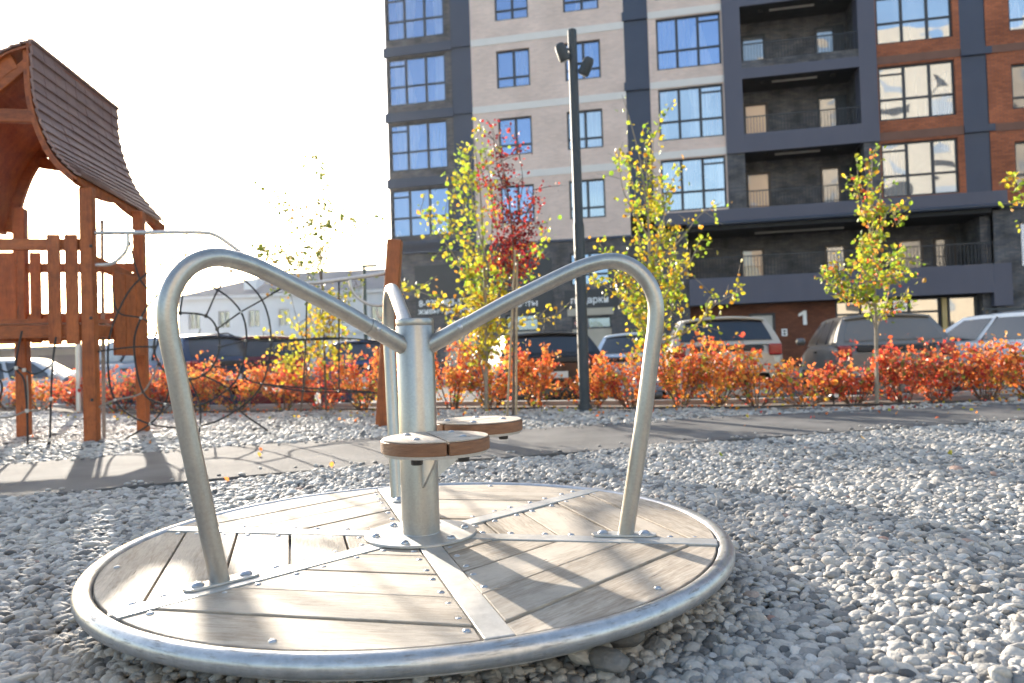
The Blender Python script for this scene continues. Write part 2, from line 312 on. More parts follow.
# ------------------------------------------------------------------ gravel stones (uncountable)
CX, CY = -.3255, 2.4636
def pebmat():
    m, nt, b = nodes('pebble_stone'); L = nt.links.new; b.inputs['Roughness'].default_value = .66; b.inputs['Specular IOR Level'].default_value = .3
    a = N(nt, 'ShaderNodeAttribute'); a.attribute_name = 'tone'; a.attribute_type = 'INSTANCER'
    cr = N(nt, 'ShaderNodeValToRGB'); E = cr.color_ramp.elements
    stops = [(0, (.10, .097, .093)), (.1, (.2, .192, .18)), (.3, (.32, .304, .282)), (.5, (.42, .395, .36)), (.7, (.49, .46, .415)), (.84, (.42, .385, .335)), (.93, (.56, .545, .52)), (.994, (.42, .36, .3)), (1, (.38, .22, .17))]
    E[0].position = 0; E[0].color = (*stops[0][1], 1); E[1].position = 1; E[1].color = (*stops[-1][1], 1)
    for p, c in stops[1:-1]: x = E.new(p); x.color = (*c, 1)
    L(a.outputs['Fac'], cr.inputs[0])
    tc = N(nt, 'ShaderNodeTexCoord'); nz = N(nt, 'ShaderNodeTexNoise'); nz.inputs['Scale'].default_value = 2.5; nz.inputs['Detail'].default_value = 6; L(tc.outputs['Object'], nz.inputs['Vector'])
    mr = N(nt, 'ShaderNodeMapRange'); mr.inputs['To Min'].default_value = .68; mr.inputs['To Max'].default_value = 1.24; L(nz.outputs['Fac'], mr.inputs['Value'])
    mm = N(nt, 'ShaderNodeMix', data_type='RGBA', blend_type='MULTIPLY'); mm.inputs['Factor'].default_value = 1; L(cr.outputs[0], mm.inputs[6]); L(mr.outputs[0], mm.inputs[7]); L(mm.outputs[2], b.inputs['Base Color'])
    bp = N(nt, 'ShaderNodeBump'); bp.inputs['Strength'].default_value = .25; bp.inputs['Distance'].default_value = .05; L(nz.outputs['Fac'], bp.inputs['Height']); L(bp.outputs[0], b.inputs['Normal'])
    return m
def gz(x, y):
    z = .03*mnoise.noise(Vector((x*.9, y*.9, 3.1))) + .015*mnoise.noise(Vector((x*3, y*3, 7.7)))
    r = math.hypot(x-CX, y-CY)
    return z - .045*max(0, 1-abs(r-1.0)/.45)
pts = []; scl = []; rot = []; tone = []; kind = []
def scatter(x0, x1, ylo, yhi, pitch, size, layers, skip):
    for L_ in range(layers):
        for y in np.arange(ylo, yhi, pitch):
            for x in np.arange(x0, x1, pitch):
                px = x + random.uniform(-.5, .5)*pitch*1.1; py = y + random.uniform(-.5, .5)*pitch*1.1
                if skip(px, py): continue
                s = size*random.lognormvariate(0, .27)
                if s > size*1.9: s = size*1.9
                pts.append((px, py, gz(px, py) - .012 + L_*size*.42)); scl.append((s*random.uniform(.85, 1.3), s*random.uniform(.75, 1.05), s*random.uniform(.42, .75)))
                rot.append((random.gauss(0, .3), random.gauss(0, .3), random.uniform(0, 2*pi))); kind.append(random.randrange(5)); 
                r = math.hypot(px-CX, py-CY)
                t = random.random()
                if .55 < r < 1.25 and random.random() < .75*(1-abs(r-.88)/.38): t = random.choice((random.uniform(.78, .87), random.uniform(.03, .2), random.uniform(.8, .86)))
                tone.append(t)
def inview(x, y, mg=.9): return y > .35 and abs(x) < .74*y+mg
sk_near = lambda x, y: (not inview(x, y)) or math.hypot(x-CX, y-CY) < .55 or y > lerp_y(PN, x)-.01 or y > 3.2
sk_mid = lambda x, y: (not inview(x, y)) or y > lerp_y(PN, x)+random.gauss(0, .03) or y <= 3.2 or math.hypot(x-CX, y-CY) < .9
sk_far = lambda x, y: (not inview(x, y)) or y < lerp_y(PF, x)+random.gauss(0, .03) or y > lerp_y(HB, x)-.12+random.gauss(0, .08)
scatter(-3.4, 3.4, .75, 3.3, .025, .0152, 2, sk_near)
scatter(-4.6, 5.9, 3.15, 6.7, .032, .0175, 2, sk_mid)
scatter(-8.6, 6.2, 4.8, 13.2, .046, .025, 1, sk_far)
for k in range(300):                                       # a few pebbles kicked onto the path and bed
    x = random.uniform(-4, 6); y0 = lerp_y(PN, x); y1 = lerp_y(PF, x); y = y0+abs(random.gauss(0, .12)) if random.random() < .5 else y1-abs(random.gauss(0, .12))
    s = .014*random.uniform(.6, 1.2); pts.append((x, y, .016)); scl.append((s*1.2, s, s*.6)); rot.append((0, 0, random.uniform(0, 6))); kind.append(random.randrange(5)); tone.append(random.random())
for (px, py, s, t) in ((620, 637, .045, .06), (115, 627, .05, .18), (585, 655, .032, .8), (600, 652, .035, .83), (610, 660, .038, .08)):
    g = ground(px, py); pts.append((g.x, g.y, 0.0)); scl.append((s*1.3, s*.9, s*.6)); rot.append((.2, .1, random.uniform(0, 6))); kind.append(random.randrange(5)); tone.append(t)
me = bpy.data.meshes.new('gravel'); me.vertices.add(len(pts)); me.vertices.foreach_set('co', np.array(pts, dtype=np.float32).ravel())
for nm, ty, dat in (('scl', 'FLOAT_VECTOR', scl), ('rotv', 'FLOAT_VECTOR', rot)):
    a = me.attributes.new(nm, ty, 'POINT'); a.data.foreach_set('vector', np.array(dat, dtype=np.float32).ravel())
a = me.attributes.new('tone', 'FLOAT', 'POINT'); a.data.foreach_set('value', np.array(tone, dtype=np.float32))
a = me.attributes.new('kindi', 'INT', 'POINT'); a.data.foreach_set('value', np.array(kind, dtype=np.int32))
gob = bpy.data.objects.new('gravel', me); COL.objects.link(gob); tag(gob, 'pale grey rounded pebbles covering the play area around the roundabout', 'gravel', kind='stuff')
PEB = pebmat(); me.materials.append(PEB)
ng = bpy.data.node_groups.new('pebbles', 'GeometryNodeTree')
ng.interface.new_socket('Geometry', in_out='INPUT', socket_type='NodeSocketGeometry'); ng.interface.new_socket('Geometry', in_out='OUTPUT', socket_type='NodeSocketGeometry')
gi = ng.nodes.new('NodeGroupInput'); go = ng.nodes.new('NodeGroupOutput'); L = ng.links.new
g2i = ng.nodes.new('GeometryNodeGeometryToInstance')
for k in range(5):
    ic = ng.nodes.new('GeometryNodeMeshIcoSphere'); ic.inputs['Radius'].default_value = 1; ic.inputs['Subdivisions'].default_value = 3 if k < 5 else 2
    sp = ng.nodes.new('GeometryNodeSetPosition'); nz = ng.nodes.new('ShaderNodeTexNoise'); nz.noise_dimensions = '4D'; nz.inputs['W'].default_value = k*7.3+1; nz.inputs['Scale'].default_value = .75; nz.inputs['Detail'].default_value = 1
    vm = ng.nodes.new('ShaderNodeVectorMath'); vm.operation = 'SUBTRACT'; vm.inputs[1].default_value = (.5, .5, .5); L(nz.outputs['Color'], vm.inputs[0])
    vs = ng.nodes.new('ShaderNodeVectorMath'); vs.operation = 'SCALE'; vs.inputs['Scale'].default_value = .85; L(vm.outputs[0], vs.inputs[0])
    L(ic.outputs['Mesh'], sp.inputs['Geometry']); L(vs.outputs[0], sp.inputs['Offset'])
    ss = ng.nodes.new('GeometryNodeSetShadeSmooth'); L(sp.outputs[0], ss.inputs['Geometry'])
    sm = ng.nodes.new('GeometryNodeSetMaterial'); sm.inputs['Material'].default_value = PEB; L(ss.outputs[0], sm.inputs['Geometry'])
    L(sm.outputs[0], g2i.inputs[0])
ip = ng.nodes.new('GeometryNodeInstanceOnPoints'); L(gi.outputs[0], ip.inputs['Points']); L(g2i.outputs[0], ip.inputs['Instance']); ip.inputs['Pick Instance'].default_value = True
def na(nm, ty):
    n = ng.nodes.new('GeometryNodeInputNamedAttribute'); n.data_type = ty; n.inputs['Name'].default_value = nm; return n.outputs[0]
L(na('kindi', 'INT'), ip.inputs['Instance Index']); L(na('scl', 'FLOAT_VECTOR'), ip.inputs['Scale'])
er = ng.nodes.new('FunctionNodeEulerToRotation'); L(na('rotv', 'FLOAT_VECTOR'), er.inputs[0]); L(er.outputs[0], ip.inputs['Rotation'])
L(ip.outputs[0], go.inputs[0])
gm = gob.modifiers.new('pebbles', 'NODES'); gm.node_group = ng
# ------------------------------------------------------------------ the merry-go-round
GALV = galv('galvanised_steel', (.34, .33, .31), (.43, .42, .395), .34); GALVR = galv('galvanised_rim', (.40, .405, .41), (.54, .54, .54), .30, dirt=.8); GALVD = galv('galvanised_dull', (.46, .455, .44), (.56, .55, .53), .5)
BLACKP = pm('black_plastic', (.015, .015, .016), (.025, .025, .025), 20, .45)
BOLT = pm('zinc_bolt', (.4, .42, .45), (.5, .52, .55), 50, .35, metal=.8)
mg = thing('merry_go_round', 'round wooden deck merry-go-round with galvanised rim and three tube handrails on gravel', 'merry-go-round', (CX, CY, 0))
ZD = .099
def pol(r, a, z): return Vector((CX+r*math.cos(R(a)), CY+r*math.sin(R(a)), z))
m = MB(); m.tube([pol(.981, k*2.5, .078) for k in range(144)], .0265, 16, closed=True); m.build('rim', GALVR, mg, smooth=True)
m = MB(); m.lathe((CX, CY, 0), [(.93, .03), (.954, .035), (.954, .07), (.93, .07)], 96); m.build('deck_frame', GALVD, mg, smooth=True)
m = MB(); m.lathe((CX, CY, 0), [(.16, -.05), (.16, .03)], 24); m.build('bearing_hub', BLACKP, mg)
BASE = -13
def strap(a):
    m = MB(); d = Vector((math.cos(R(a)), math.sin(R(a)), 0)); n = Vector((-d.y, d.x, 0))
    p = [pol(.12, a, 0)+n*.034, pol(.12, a, 0)-n*.034, pol(.957, a, 0)-n*.034, pol(.957, a, 0)+n*.034]
    m.prism([(q.x, q.y) for q in p], .066, ZD+.003); return m.build('strap', GALVD, mg, bevel=.002)
for k in range(6): strap(BASE+60*k)
# planks: each sector is a panel of chords
DS = [.0, .07, .245, .42, .597, .775, .9535]
nb = 0
for k in range(6):
    b = BASE+30+60*k; bd = Vector((math.cos(R(b)), math.sin(R(b)))); bn = Vector((-bd.y, bd.x))
    gw = .0375; mat = woodmat('weathered_deck_wood', (.25, .2, .15), (.48, .415, .34), (bn.x, bn.y, 0), 3.0, .72, .45, island=.13, stain=.14)
    def halfw(d): return max(0, (d*math.tan(R(30))) - gw/math.cos(R(30)))
    RI = .9535; m = MB()
    for i in range(1, 6):
        d0 = DS[i]+.0035; d1 = DS[i+1]-.0035
        lo = halfw(d0); 
        if i == 5: d1 = RI
        L0 = min(lo, math.sqrt(max(0, RI**2-d0**2)))
        poly = [(d0, -L0)]
        # outer end: either plank edge or rim arc
        if i < 5:
            dd_ = d1; h1 = halfw(d1)
            if math.hypot(d1, h1) < RI: poly += [(d1, -h1), (d1, h1)]
            else:
                # side crosses the rim
                a1 = math.atan2(h1, d1)
                ts = np.linspace(0, 1, 7)
                # point where strap line meets rim
                lo_d, hi_d = d0, d1
                for _ in range(40):
                    md = (lo_d+hi_d)/2
                    if math.hypot(md, halfw(md)) < RI: lo_d = md
                    else: hi_d = md
                amax = math.atan2(halfw(lo_d), lo_d); amin = math.acos(min(1, d1/RI))
                poly += [(RI*math.cos(-a), RI*math.sin(-a)) for a in np.linspace(amax, amin, 5)]
                poly += [(RI*math.cos(a), RI*math.sin(a)) for a in np.linspace(amin, amax, 5)]
        else:
            lo_d, hi_d = d0, RI
            if math.hypot(d0, halfw(d0)) < RI:
                for _ in range(40):
                    md = (lo_d+hi_d)/2
                    if math.hypot(md, halfw(md)) < RI: lo_d = md
                    else: hi_d = md
                amax = math.atan2(halfw(lo_d), lo_d)
            else: amax = math.acos(d0/RI)
            poly += [(RI*math.cos(a), RI*math.sin(a)) for a in np.linspace(-amax, amax, 25)]
        poly.append((d0, L0))
        P = [(CX+bd.x*x+bn.x*y, CY+bd.y*x+bn.y*y) for x, y in poly]
        out = [P[0]]
        for q in P[1:]:
            if math.hypot(q[0]-out[-1][0], q[1]-out[-1][1]) > 1e-4: out.append(q)
        z = ZD + random.uniform(-.0025, .002)
        m.prism(out, .066, z)
    pn = m.build('deck_panel', mat, mg, bevel=.003)
    # dome bolts along both strap edges and at the rim
    for side in (-1, 1):
        for d in (.2, .285, .385, .46, .56, .64, .735, .8):
            y = side*(halfw(d)-.022)
            if math.hypot(d, y) > .925: continue
            p = (CX+bd.x*d+bn.x*y, CY+bd.y*d+bn.y*y, ZD-.002)
            if nb < 90:
                m = MB(); m.lathe(p, [(.0095, 0), (.0095, .0015), (.008, .0035), (.0045, .005), (.001, .0054)], 12); m.build('bolt', BOLT, pn, smooth=True, sharp=60); nb += 1
    p = (CX+bd.x*.915, CY+bd.y*.915, ZD-.002); m = MB(); m.lathe(p, [(.0095, 0), (.0095, .0015), (.008, .0035), (.0045, .005), (.001, .0054)], 12); m.build('bolt', BOLT, pn, smooth=True, sharp=60); nb += 1
m = MB(); m.lathe((CX, CY, 0), [(.186, ZD+.0035), (.186, ZD+.009), (.184, ZD+.011)], 64); bp_ = m.build('base_plate', GALVD, mg, smooth=True)
for k in range(6):
    m = MB(); m.lathe(pol(.15, BASE+30+60*k, ZD+.011), [(.014, 0), (.014, .003), (.011, .007), (.006, .0095), (.001, .01)], 12); m.build('bolt', BOLT, bp_, smooth=True)
m = MB(); m.lathe((CX, CY, 0), [(.0632, ZD+.012), (.0632, .798), (.0622, .80), (.0632, .802), (.0632, .820), (.061, .824), (.03, .8255)], 48); post = m.build('center_post', GALV, mg, smooth=True, sharp=50)
m = MB(); m.lathe((CX, CY, 0), [(.0665, .1055), (.0655, .109), (.0635, .112)], 48); m.build('weld', GALVD, post, smooth=True)
PROF = [(.05, .733), (.15, .783), (.29, .853), (.417, .910), (.53, .958), (.60, .979), (.665, .985), (.725, .962), (.77, .912), (.792, .845), (.789, .77), (.775, .685), (.745, .5), (.705, .28), (.672, .1)]
for a in (-135.5, -9.0, 105.8):
    d = Vector((math.cos(R(a)), math.sin(R(a)), 0))
    P = spline([pol(r*1.008, a, z) for r, z in PROF], 6)
    m = MB(); m.tube(P, .0258, 20); hr = m.build('handrail', GALV, mg, smooth=True)
    s = spline([pol(r, a, z) for r, z in ((.05, .733), (.15, .783), (.185, .80))], 4)
    m = MB(); m.tube(s, .0285, 20); m.build('socket', GALV, hr, smooth=True)
    n = Vector((-d.y, d.x, 0))
    for sg in (-1, 1):
        q = pol(.163, a, .789)+n*sg*.026; m = MB(); m.lathe(q, [(.0095, 0), (.0095, .004), (.006, .007), (.003, .0075)], 12, axis=n*sg); m.build('screw', BOLT, hr, smooth=True)
    m = MB(); c = pol(.672, a, 0)
    poly = [c+d*(x*.075+ (1 if x > 0 else -1)*.0 + .024*math.cos(t) if False else x) + n*y for x, y in [(.075*sgn + .028*math.cos(t)*1.0, .028*math.sin(t)) for sgn, t in [(1, q) for q in np.linspace(-pi/2, pi/2, 9)] + [(-1, q) for q in np.linspace(pi/2, 3*pi/2, 9)]]]
    m.prism([(q.x, q.y) for q in poly], ZD+.0035, ZD+.010); fp = m.build('foot_plate', GALVD, hr, bevel=.0015)
    for sg in (-1, 1):
        m = MB(); m.lathe(c+d*sg*.066+Vector((0, 0, ZD+.010)), [(.017, 0), (.017, .003), (.013, .007), (.007, .0098), (.001, .0105)], 14); m.build('bolt', BOLT, fp, smooth=True)
# two half-round seats on the post
BROWN = pm('brown_stained_edge', (.16, .07, .032), (.24, .115, .055), 18, .55, bump=.3, bscale=60, stretch=(1, 1, 6))
def seat(a, r0, zt):
    d = Vector((math.cos(R(a)), math.sin(R(a)), 0)); n = Vector((-d.y, d.x, 0)); c = pol(r0, a, 0)
    st = None
    topm = woodmat('weathered_seat_wood', (.4, .32, .25), (.56, .49, .41), (d.x, d.y, 0), 4, .7, .4)
    m = MB(); rs = .163
    c0 = c+Vector((0, 0, zt-.052)); m.lathe(c0, [(.12, 0), (.155, .002), (.157, .011), (.12, .011)], 48); pl = m.build('seat_plate', GALVD, mg, smooth=True)
    for sg in (-1, 1):
        ts = np.linspace(0, pi, 25); poly = []
        off = .0035
        for t in ts:
            x = rs*math.cos(t); y = max(off, rs*math.sin(t)); poly.append(c+d*x+n*y*sg)
        poly = [(q.x, q.y) for q in poly]
        if sg < 0: poly = poly[::-1]
        m = MB(); m.prism(poly, zt-.041, zt-.004); sb = m.build('seat_board', BROWN, mg, bevel=.004)
        m = MB(); poly2 = [(c.x+(px-c.x)*.975, c.y+(py-c.y)*.975) for px, py in poly]; m.prism(poly2, zt-.0035, zt); m.build('seat_top', topm, sb, bevel=.001)
        for q in (-.085, .06):
            m = MB(); m.lathe(c+d*q+n*sg*.07+Vector((0, 0, zt)), [(.011, 0), (.011, .002), (.008, .005), (.001, .006)], 12); m.build('bolt', BOLT, sb, smooth=True)
            m = MB(); m.lathe(c+d*q+n*sg*.07+Vector((0, 0, zt-.073)), [(.0155, 0), (.0175, .003), (.0175, .019), (.012, .0205)], 14); m.build('knob', BLACKP, pl, smooth=True)
    m = MB()
    p = [pol(.06, a, zt-.19), pol(.06, a, zt-.052), pol(.30, a, zt-.052), pol(.29, a, zt-.064)]
    m.slab([q-n*.004 for q in p], n, .008); m.build('seat_bracket', GALVD, mg)
seat(-71.5, .27, .455); seat(46, .275, .462)
# ------------------------------------------------------------------ apartment block (local frame: x along the facade, -y out, z up)
AZ = .2047
O = at(724, 345, 30.0); O.z = 0
LB = brick('light_brick', (.80, .60, .50), (.69, .51, .425), (.70, .6, .54), var=.12)
RB = brick('red_brick', (.5, .15, .06), (.32, .095, .042), (.2, .1, .075), var=.25)
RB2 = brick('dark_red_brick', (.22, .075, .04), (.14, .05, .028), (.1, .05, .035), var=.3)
KB = brick('charcoal_brick', (.095, .095, .108), (.165, .15, .14), (.08, .082, .092), var=.5, vscale=1.6, w=.3)
GP = pm('graphite_panel', (.075, .077, .11), (.085, .087, .122), 1.2, .55, stretch=(1, 1, .3))
GP2 = pm('slate_panel', (.03, .043, .08), (.036, .052, .092), 1, .5)
BAND = pm('pale_band', (.72, .67, .62), (.76, .71, .66), 2, .85)
BRB = pm('brown_band', (.17, .085, .06), (.2, .1, .07), 2, .85)
FRM = pm('window_frame', (.022, .026, .034), (.03, .034, .042), 4, .5)
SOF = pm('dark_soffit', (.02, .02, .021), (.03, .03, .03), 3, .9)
GL = glass('window_glass', (.04, .06, .11), .34, .10, 1.0, tint=(.52, .68, 1), curt=.22)
GLW = glass('wavy_window_glass', (.05, .055, .065), .32, .3, 1.0, tint=(.85, .92, 1), curt=.3)
GLD = glass('door_glass', (.05, .05, .055), .1, .2, 1.5)
GLB = glass('balcony_glass', (.09, .1, .12), .16, .2, 1.5)
GLO = glass('balcony_glass_curtained', (.42, .2, .08), .08, .2, 1.5)
apt = thing('apartment_block', 'tall new apartment block of pale, charcoal and red brick with dark balconies', 'apartment building', O, -AZ, world=False)
def wall(name, mat, x0, x1, z0, z1, y=0, holes=(), rev=.14, revmat=None, th=None):
    xs = sorted({x0, x1, *[h[0] for h in holes], *[h[1] for h in holes]}); zs = sorted({z0, z1, *[h[2] for h in holes], *[h[3] for h in holes]})
    xs = [x for x in xs if x0 <= x <= x1]; zs = [z for z in zs if z0 <= z <= z1]
    m = MB()
    for a, b in zip(xs, xs[1:]):
        for c, d in zip(zs, zs[1:]):
            mx, mz = (a+b)/2, (c+d)/2
            if any(h[0] < mx < h[1] and h[2] < mz < h[3] for h in holes): continue
            m.add([(a, y, c), (b, y, c), (b, y, d), (a, y, d)], [(0, 1, 2, 3)])
    for h in holes:
        a, b, c, d = h[:4]; c = max(c, z0); d = min(d, z1)
        Y = y+rev
        m.add([(a, y, c), (a, Y, c), (a, Y, d), (a, y, d)], [(0, 1, 2, 3)]); m.add([(b, y, c), (b, Y, c), (b, Y, d), (b, y, d)], [(0, 3, 2, 1)])
        m.add([(a, y, c), (b, y, c), (b, Y, c), (a, Y, c)], [(0, 1, 2, 3)]); m.add([(a, y, d), (b, y, d), (b, Y, d), (a, Y, d)], [(0, 3, 2, 1)])
    if th:   # return faces at both ends
        m.add([(x0, y, z0), (x0, y+th, z0), (x0, y+th, z1), (x0, y, z1)], [(0, 1, 2, 3)]); m.add([(x1, y, z0), (x1, y+th, z0), (x1, y+th, z1), (x1, y, z1)], [(0, 3, 2, 1)])
        m.add([(x0, y, z0), (x1, y, z0), (x1, y+th, z0), (x0, y+th, z0)], [(0, 1, 2, 3)])
    return m.build(name, mat, apt, fixn=False)
def window(x0, x1, z0, z1, y, mull, trans=(), gl=None, fw_=.075, sub=None):
    """frame with mullions and a transom, a separate pane behind"""
    m = MB(); t = .06
    m.bx(x0, x1, y, y+t, z0, z0+fw_); m.bx(x0, x1, y, y+t, z1-fw_, z1); m.bx(x0, x0+fw_, y, y+t, z0+fw_, z1-fw_); m.bx(x1-fw_, x1, y, y+t, z0+fw_, z1-fw_)
    for q in mull: m.bx(q-.055, q+.055, y+.004, y+t-.004, z0+fw_, z1-fw_)
    ed = [x0+fw_] + list(mull) + [x1-fw_]
    for q in trans:
        for a, b in zip(ed, ed[1:]): m.bx(a+.055*(a != ed[0]), b-.055*(b != ed[-1]), y+.008, y+t-.008, q-.045, q+.045)
    if sub: m.bx(*sub[:2], y+.008, y+t-.008, *sub[2:])
    f = m.build('window', FRM, apt)
    m = MB(); m.bx(x0+.02, x1-.02, y+t-.026, y+t-.012, z0+.02, z1-.02); m.build('pane', gl or GL, f)
    return f
ZT = 21.2
rows = [12.40-2.98*k for k in (-2, -1, 0, 1, 2)]           # sill heights of the small windows
bays = [12.12-2.98*k for k in (-2, -1, 0, 1, 2)]
# left glazed bay
hl = [(-14.2, -11.5, z, min(ZT, z+2.14)) for z in bays]
wall('bay_wall', KB, -14.28, -11.21, 5.95, ZT, 0, hl, th=14)
for z in bays: window(-14.2, -11.5, z, min(ZT, z+2.14), .08, (-13.36, -12.42), (z+.86,), GL, sub=(-14.13, -13.41, z+1.78, z+1.85))
for k in range(5):
    z = 11.35+2.98*(2-k)
    if z > ZT: continue
    m = MB(); m.bx(-14.36, -11.15, -.1, -.002, z, z+.42); m.build('ledge', GP2, apt)
wall('panel_strip', GP2, -11.208, -10.302, 5.95, ZT, .02)
for k in range(5):
    z = 11.44+2.98*(2-k)
    m = MB(); m.bx(-11.148, -10.302, -.06, .018, z, z+.34); m.build('strip_ledge', GP2, apt)
m = MB(); m.bx(-14.36, -10.305, -.1, .3, 5.5, 5.948); m.build('ledge', GP2, apt)
# pale brick
ha = [(-9.17, -7.68, z, z+1.66) for z in rows] + [(-6.15, -4.62, z, z+1.66) for z in rows]
ha = [h[:3]+(min(h[3], ZT-.05),) for h in ha if h[2] < ZT-.5]
wall('pale_brick_wall', LB, -10.3, -3.6, 5.6, ZT, 0, ha)
for h in ha: window(h[0], h[1], h[2], h[3], .09, ((h[0]+h[1])/2+.03,), (h[2]+.46,), GL if h[2] > 11 or h[0] < -7 else GLW)
def bands(x0, x1, mat, dz=0):
    for k in range(4):
        z = 11.38+2.98*(2-k)
        if z < 6 or z > ZT-.4: continue
        m = MB(); m.bx(x0, x1, -.025, -.002, z, z+.31); m.build('wall_band', mat, apt)
bands(-10.3, -3.602, BAND)
m = MB(); m.bx(-10.302, -1.31, -.07, .3, 5.5, 5.598); m.build('wall_band', GP2, apt)
wall('panel_strip', GP2, -3.598, -2.602, 6.4, ZT, .04)
for k in range(4):
    z = 11.70+2.98*(2-k)
    if 6 < z < ZT-.4:
        m = MB(); m.bx(-3.66, -2.6, -.06, .036, z, z+.36); m.build('strip_ledge', GP2, apt)
hc = [(-2.27, .34, z+.03, min(z+2.2, ZT-.05)) for z in rows if z < ZT-.5]
wall('pale_brick_wall', LB, -2.6, .4, 6.37, ZT, 0, hc)
for i, h in enumerate(hc): window(*h, .09, (-1.43, -.57), (h[2]+.79,), GL if h[2] > 12 else GLW, sub=(-.515, .265, h[2]+1.86, h[2]+1.93))
for k in range(3):
    z = 11.68+2.98*(1-k)+.02-.0
    pass
for z in (14.64+2.98, 14.64, 11.66, 8.68):
    m = MB(); m.bx(-2.6, .398, -.025, -.002, z, z+.29); m.build('wall_band', BAND, apt)
# graphite frame round the balconies
m = MB(); m.bx(.402, 1.1, -.12, .6, 8.652, ZT); m.build('pillar', GP, apt)
m = MB(); m.bx(5.55, 6.198, -.12, .6, 8.652, ZT); m.build('pillar', GP, apt)
m = MB(); m.bx(.404, 1.1, -.05, .6, 6.372, 8.648); m.build('brick_pier', KB, apt)
m = MB(); m.bx(5.62, 6.196, -.05, .6, 6.372, 8.648); m.build('brick_pier', KB, apt)
wall('loggia_wall', KB, 1.1, 5.55, 6.3, ZT, 1.7)
for xx, s_ in ((1.102, 1), (5.548, -1)):
    m = MB(); m.add([(xx, .6, 6.38), (xx, 1.7, 6.38), (xx, 1.7, ZT), (xx, .6, ZT)], [(0, 1, 2, 3)]); m.build('loggia_side', KB, apt)
LAMP = pm('lamp_strip', (.30, .29, .27), (.34, .33, .31), 4, .5)
for i, z in enumerate((5.9, 8.652, 11.67, 14.65, 17.63)):
    zt = {0: 6.37, 1: 9.41}.get(i, z+.73)
    if i == 0: continue
    m = MB(); m.bx(1.102, 5.548, -.06, 1.69, z+.02, z+.3); m.build('balcony_slab', SOF, apt)
    m = MB(); m.bx(1.102, 5.548, -.115, -.062, z, z+.42 if i > 1 else zt); par = m.build('balcony_panel', GP, apt)
    if i > 1:
        m = MB(); m.bx(1.102, 5.548, -.1, -.064, z+.422, zt); m.build('balcony_brick', KB, par)
    m = MB(); m.bx(2.35, 4.1, .5, .56, z-.06, z+.018); m.build('ceiling_lamp', LAMP, apt)
    for xx in (2.0, 4.7):
        m = MB(); m.lathe((xx, .5, z-.1), [(.02, 0), (.1, .02), (.1, .1), (.08, .118)], 12); m.build('ceiling_lamp', SOF, apt)
def railing(x0, x1, y, z0, z1, n):
    m = MB(); m.bx(x0, x1, y-.02, y+.02, z1-.04, z1)
    for x in np.linspace(x0+.03, x1-.03, n): m.bx(x-.011, x+.011, y-.011, y+.011, z0, z1-.04)
    return m.build('railing', FRM, apt)
for z in (12.4, 9.41, 6.372, 15.38): railing(1.12, 5.53, -.02, z, z+.72, 38)
ORC = pm('orange_curtain', (.5, .2, .06), (.42, .16, .05), 6, .6, stretch=(6, 1, .2))
def bdoor(x0, x1, z0, z1, y, gl=None, fm=None):
    m = MB(); m.bx(x0, x1, y-.06, y-.002, z1-.1, z1); m.bx(x0, x0+.1, y-.06, y-.002, z0, z1-.1); m.bx(x1-.1, x1, y-.06, y-.002, z0, z1-.1); m.bx(x0+.1, x1-.1, y-.06, y-.002, z0, z0+.12)
    f = m.build('balcony_door', fm or FRM, apt); m = MB(); m.bx(x0+.1, x1-.1, y-.035, y-.02, z0+.12, z1-.1); m.build('pane', gl or GL, f); return f
BRF = pm('brown_door_frame', (.06, .045, .038), (.075, .055, .045), 4, .5)
for z in (14.97, 11.99, 9.01, 6.03):
    zz = z if z > 7 else 6.31
    bdoor(1.3, 2.3, zz, z+2.16, 1.7, GLB if z > 11 else GLO, FRM if z > 11 else BRF)
    bdoor(4.3, 5.1, zz, z+2.16, 1.7, GLB, FRM if z > 8 else BRF)
    m = MB(); m.bx(5.1, 5.45, 1.6, 1.698, zz, z+2.16); m.build('drain_pipe', FRM, apt)
# red brick
hd = [(6.26, 9.0, z-.01, min(z+2.17, ZT-.05)) for z in rows[1:]]
hd = [(6.26, 9.0, z, min(z+2.15, ZT-.05)) for z in (15.46, 12.5, 9.46, 6.42)]
wall('red_brick_wall', RB, 6.2, 9.23, 6.37, ZT, 0, hd)
for i, h in enumerate(hd): window(*h, .09, (7.2, 8.12), (h[2]+.84,), GLW, sub=(6.335, 7.145, h[2]+1.8, h[2]+1.87))
for z in (14.7, 11.69, 8.66):
    m = MB(); m.bx(6.202, 9.228, -.03, -.002, z, z+.32); m.build('wall_band', BRB, apt)
wall('panel_strip', GP2, 9.232, 10.12, 6.37, ZT, .03)
for z in (14.7, 11.69, 8.70):
    m = MB(); m.bx(9.232, 10.3, -.07, .026, z, z+.27); m.build('strip_ledge', GP2, apt)
he = [(10.95, 12.5, z, z+1.72) for z in (15.45, 12.48, 9.47, 6.5)] + [(14.0, 15.5, z, z+1.72) for z in (15.45, 12.48, 9.47, 6.5)]
wall('red_brick_wall', RB, 10.122, 19, 5.8, ZT, 0, he)
for h in he: window(*h, .09, ((h[0]+h[1])/2,), (h[2]+.45,), GLW if h[2] > 12 else GLD)
for z in (14.7, 11.69, 8.66):
    m = MB(); m.bx(10.302, 19, -.03, -.002, z, z+.3); m.build('wall_band', BRB, apt)
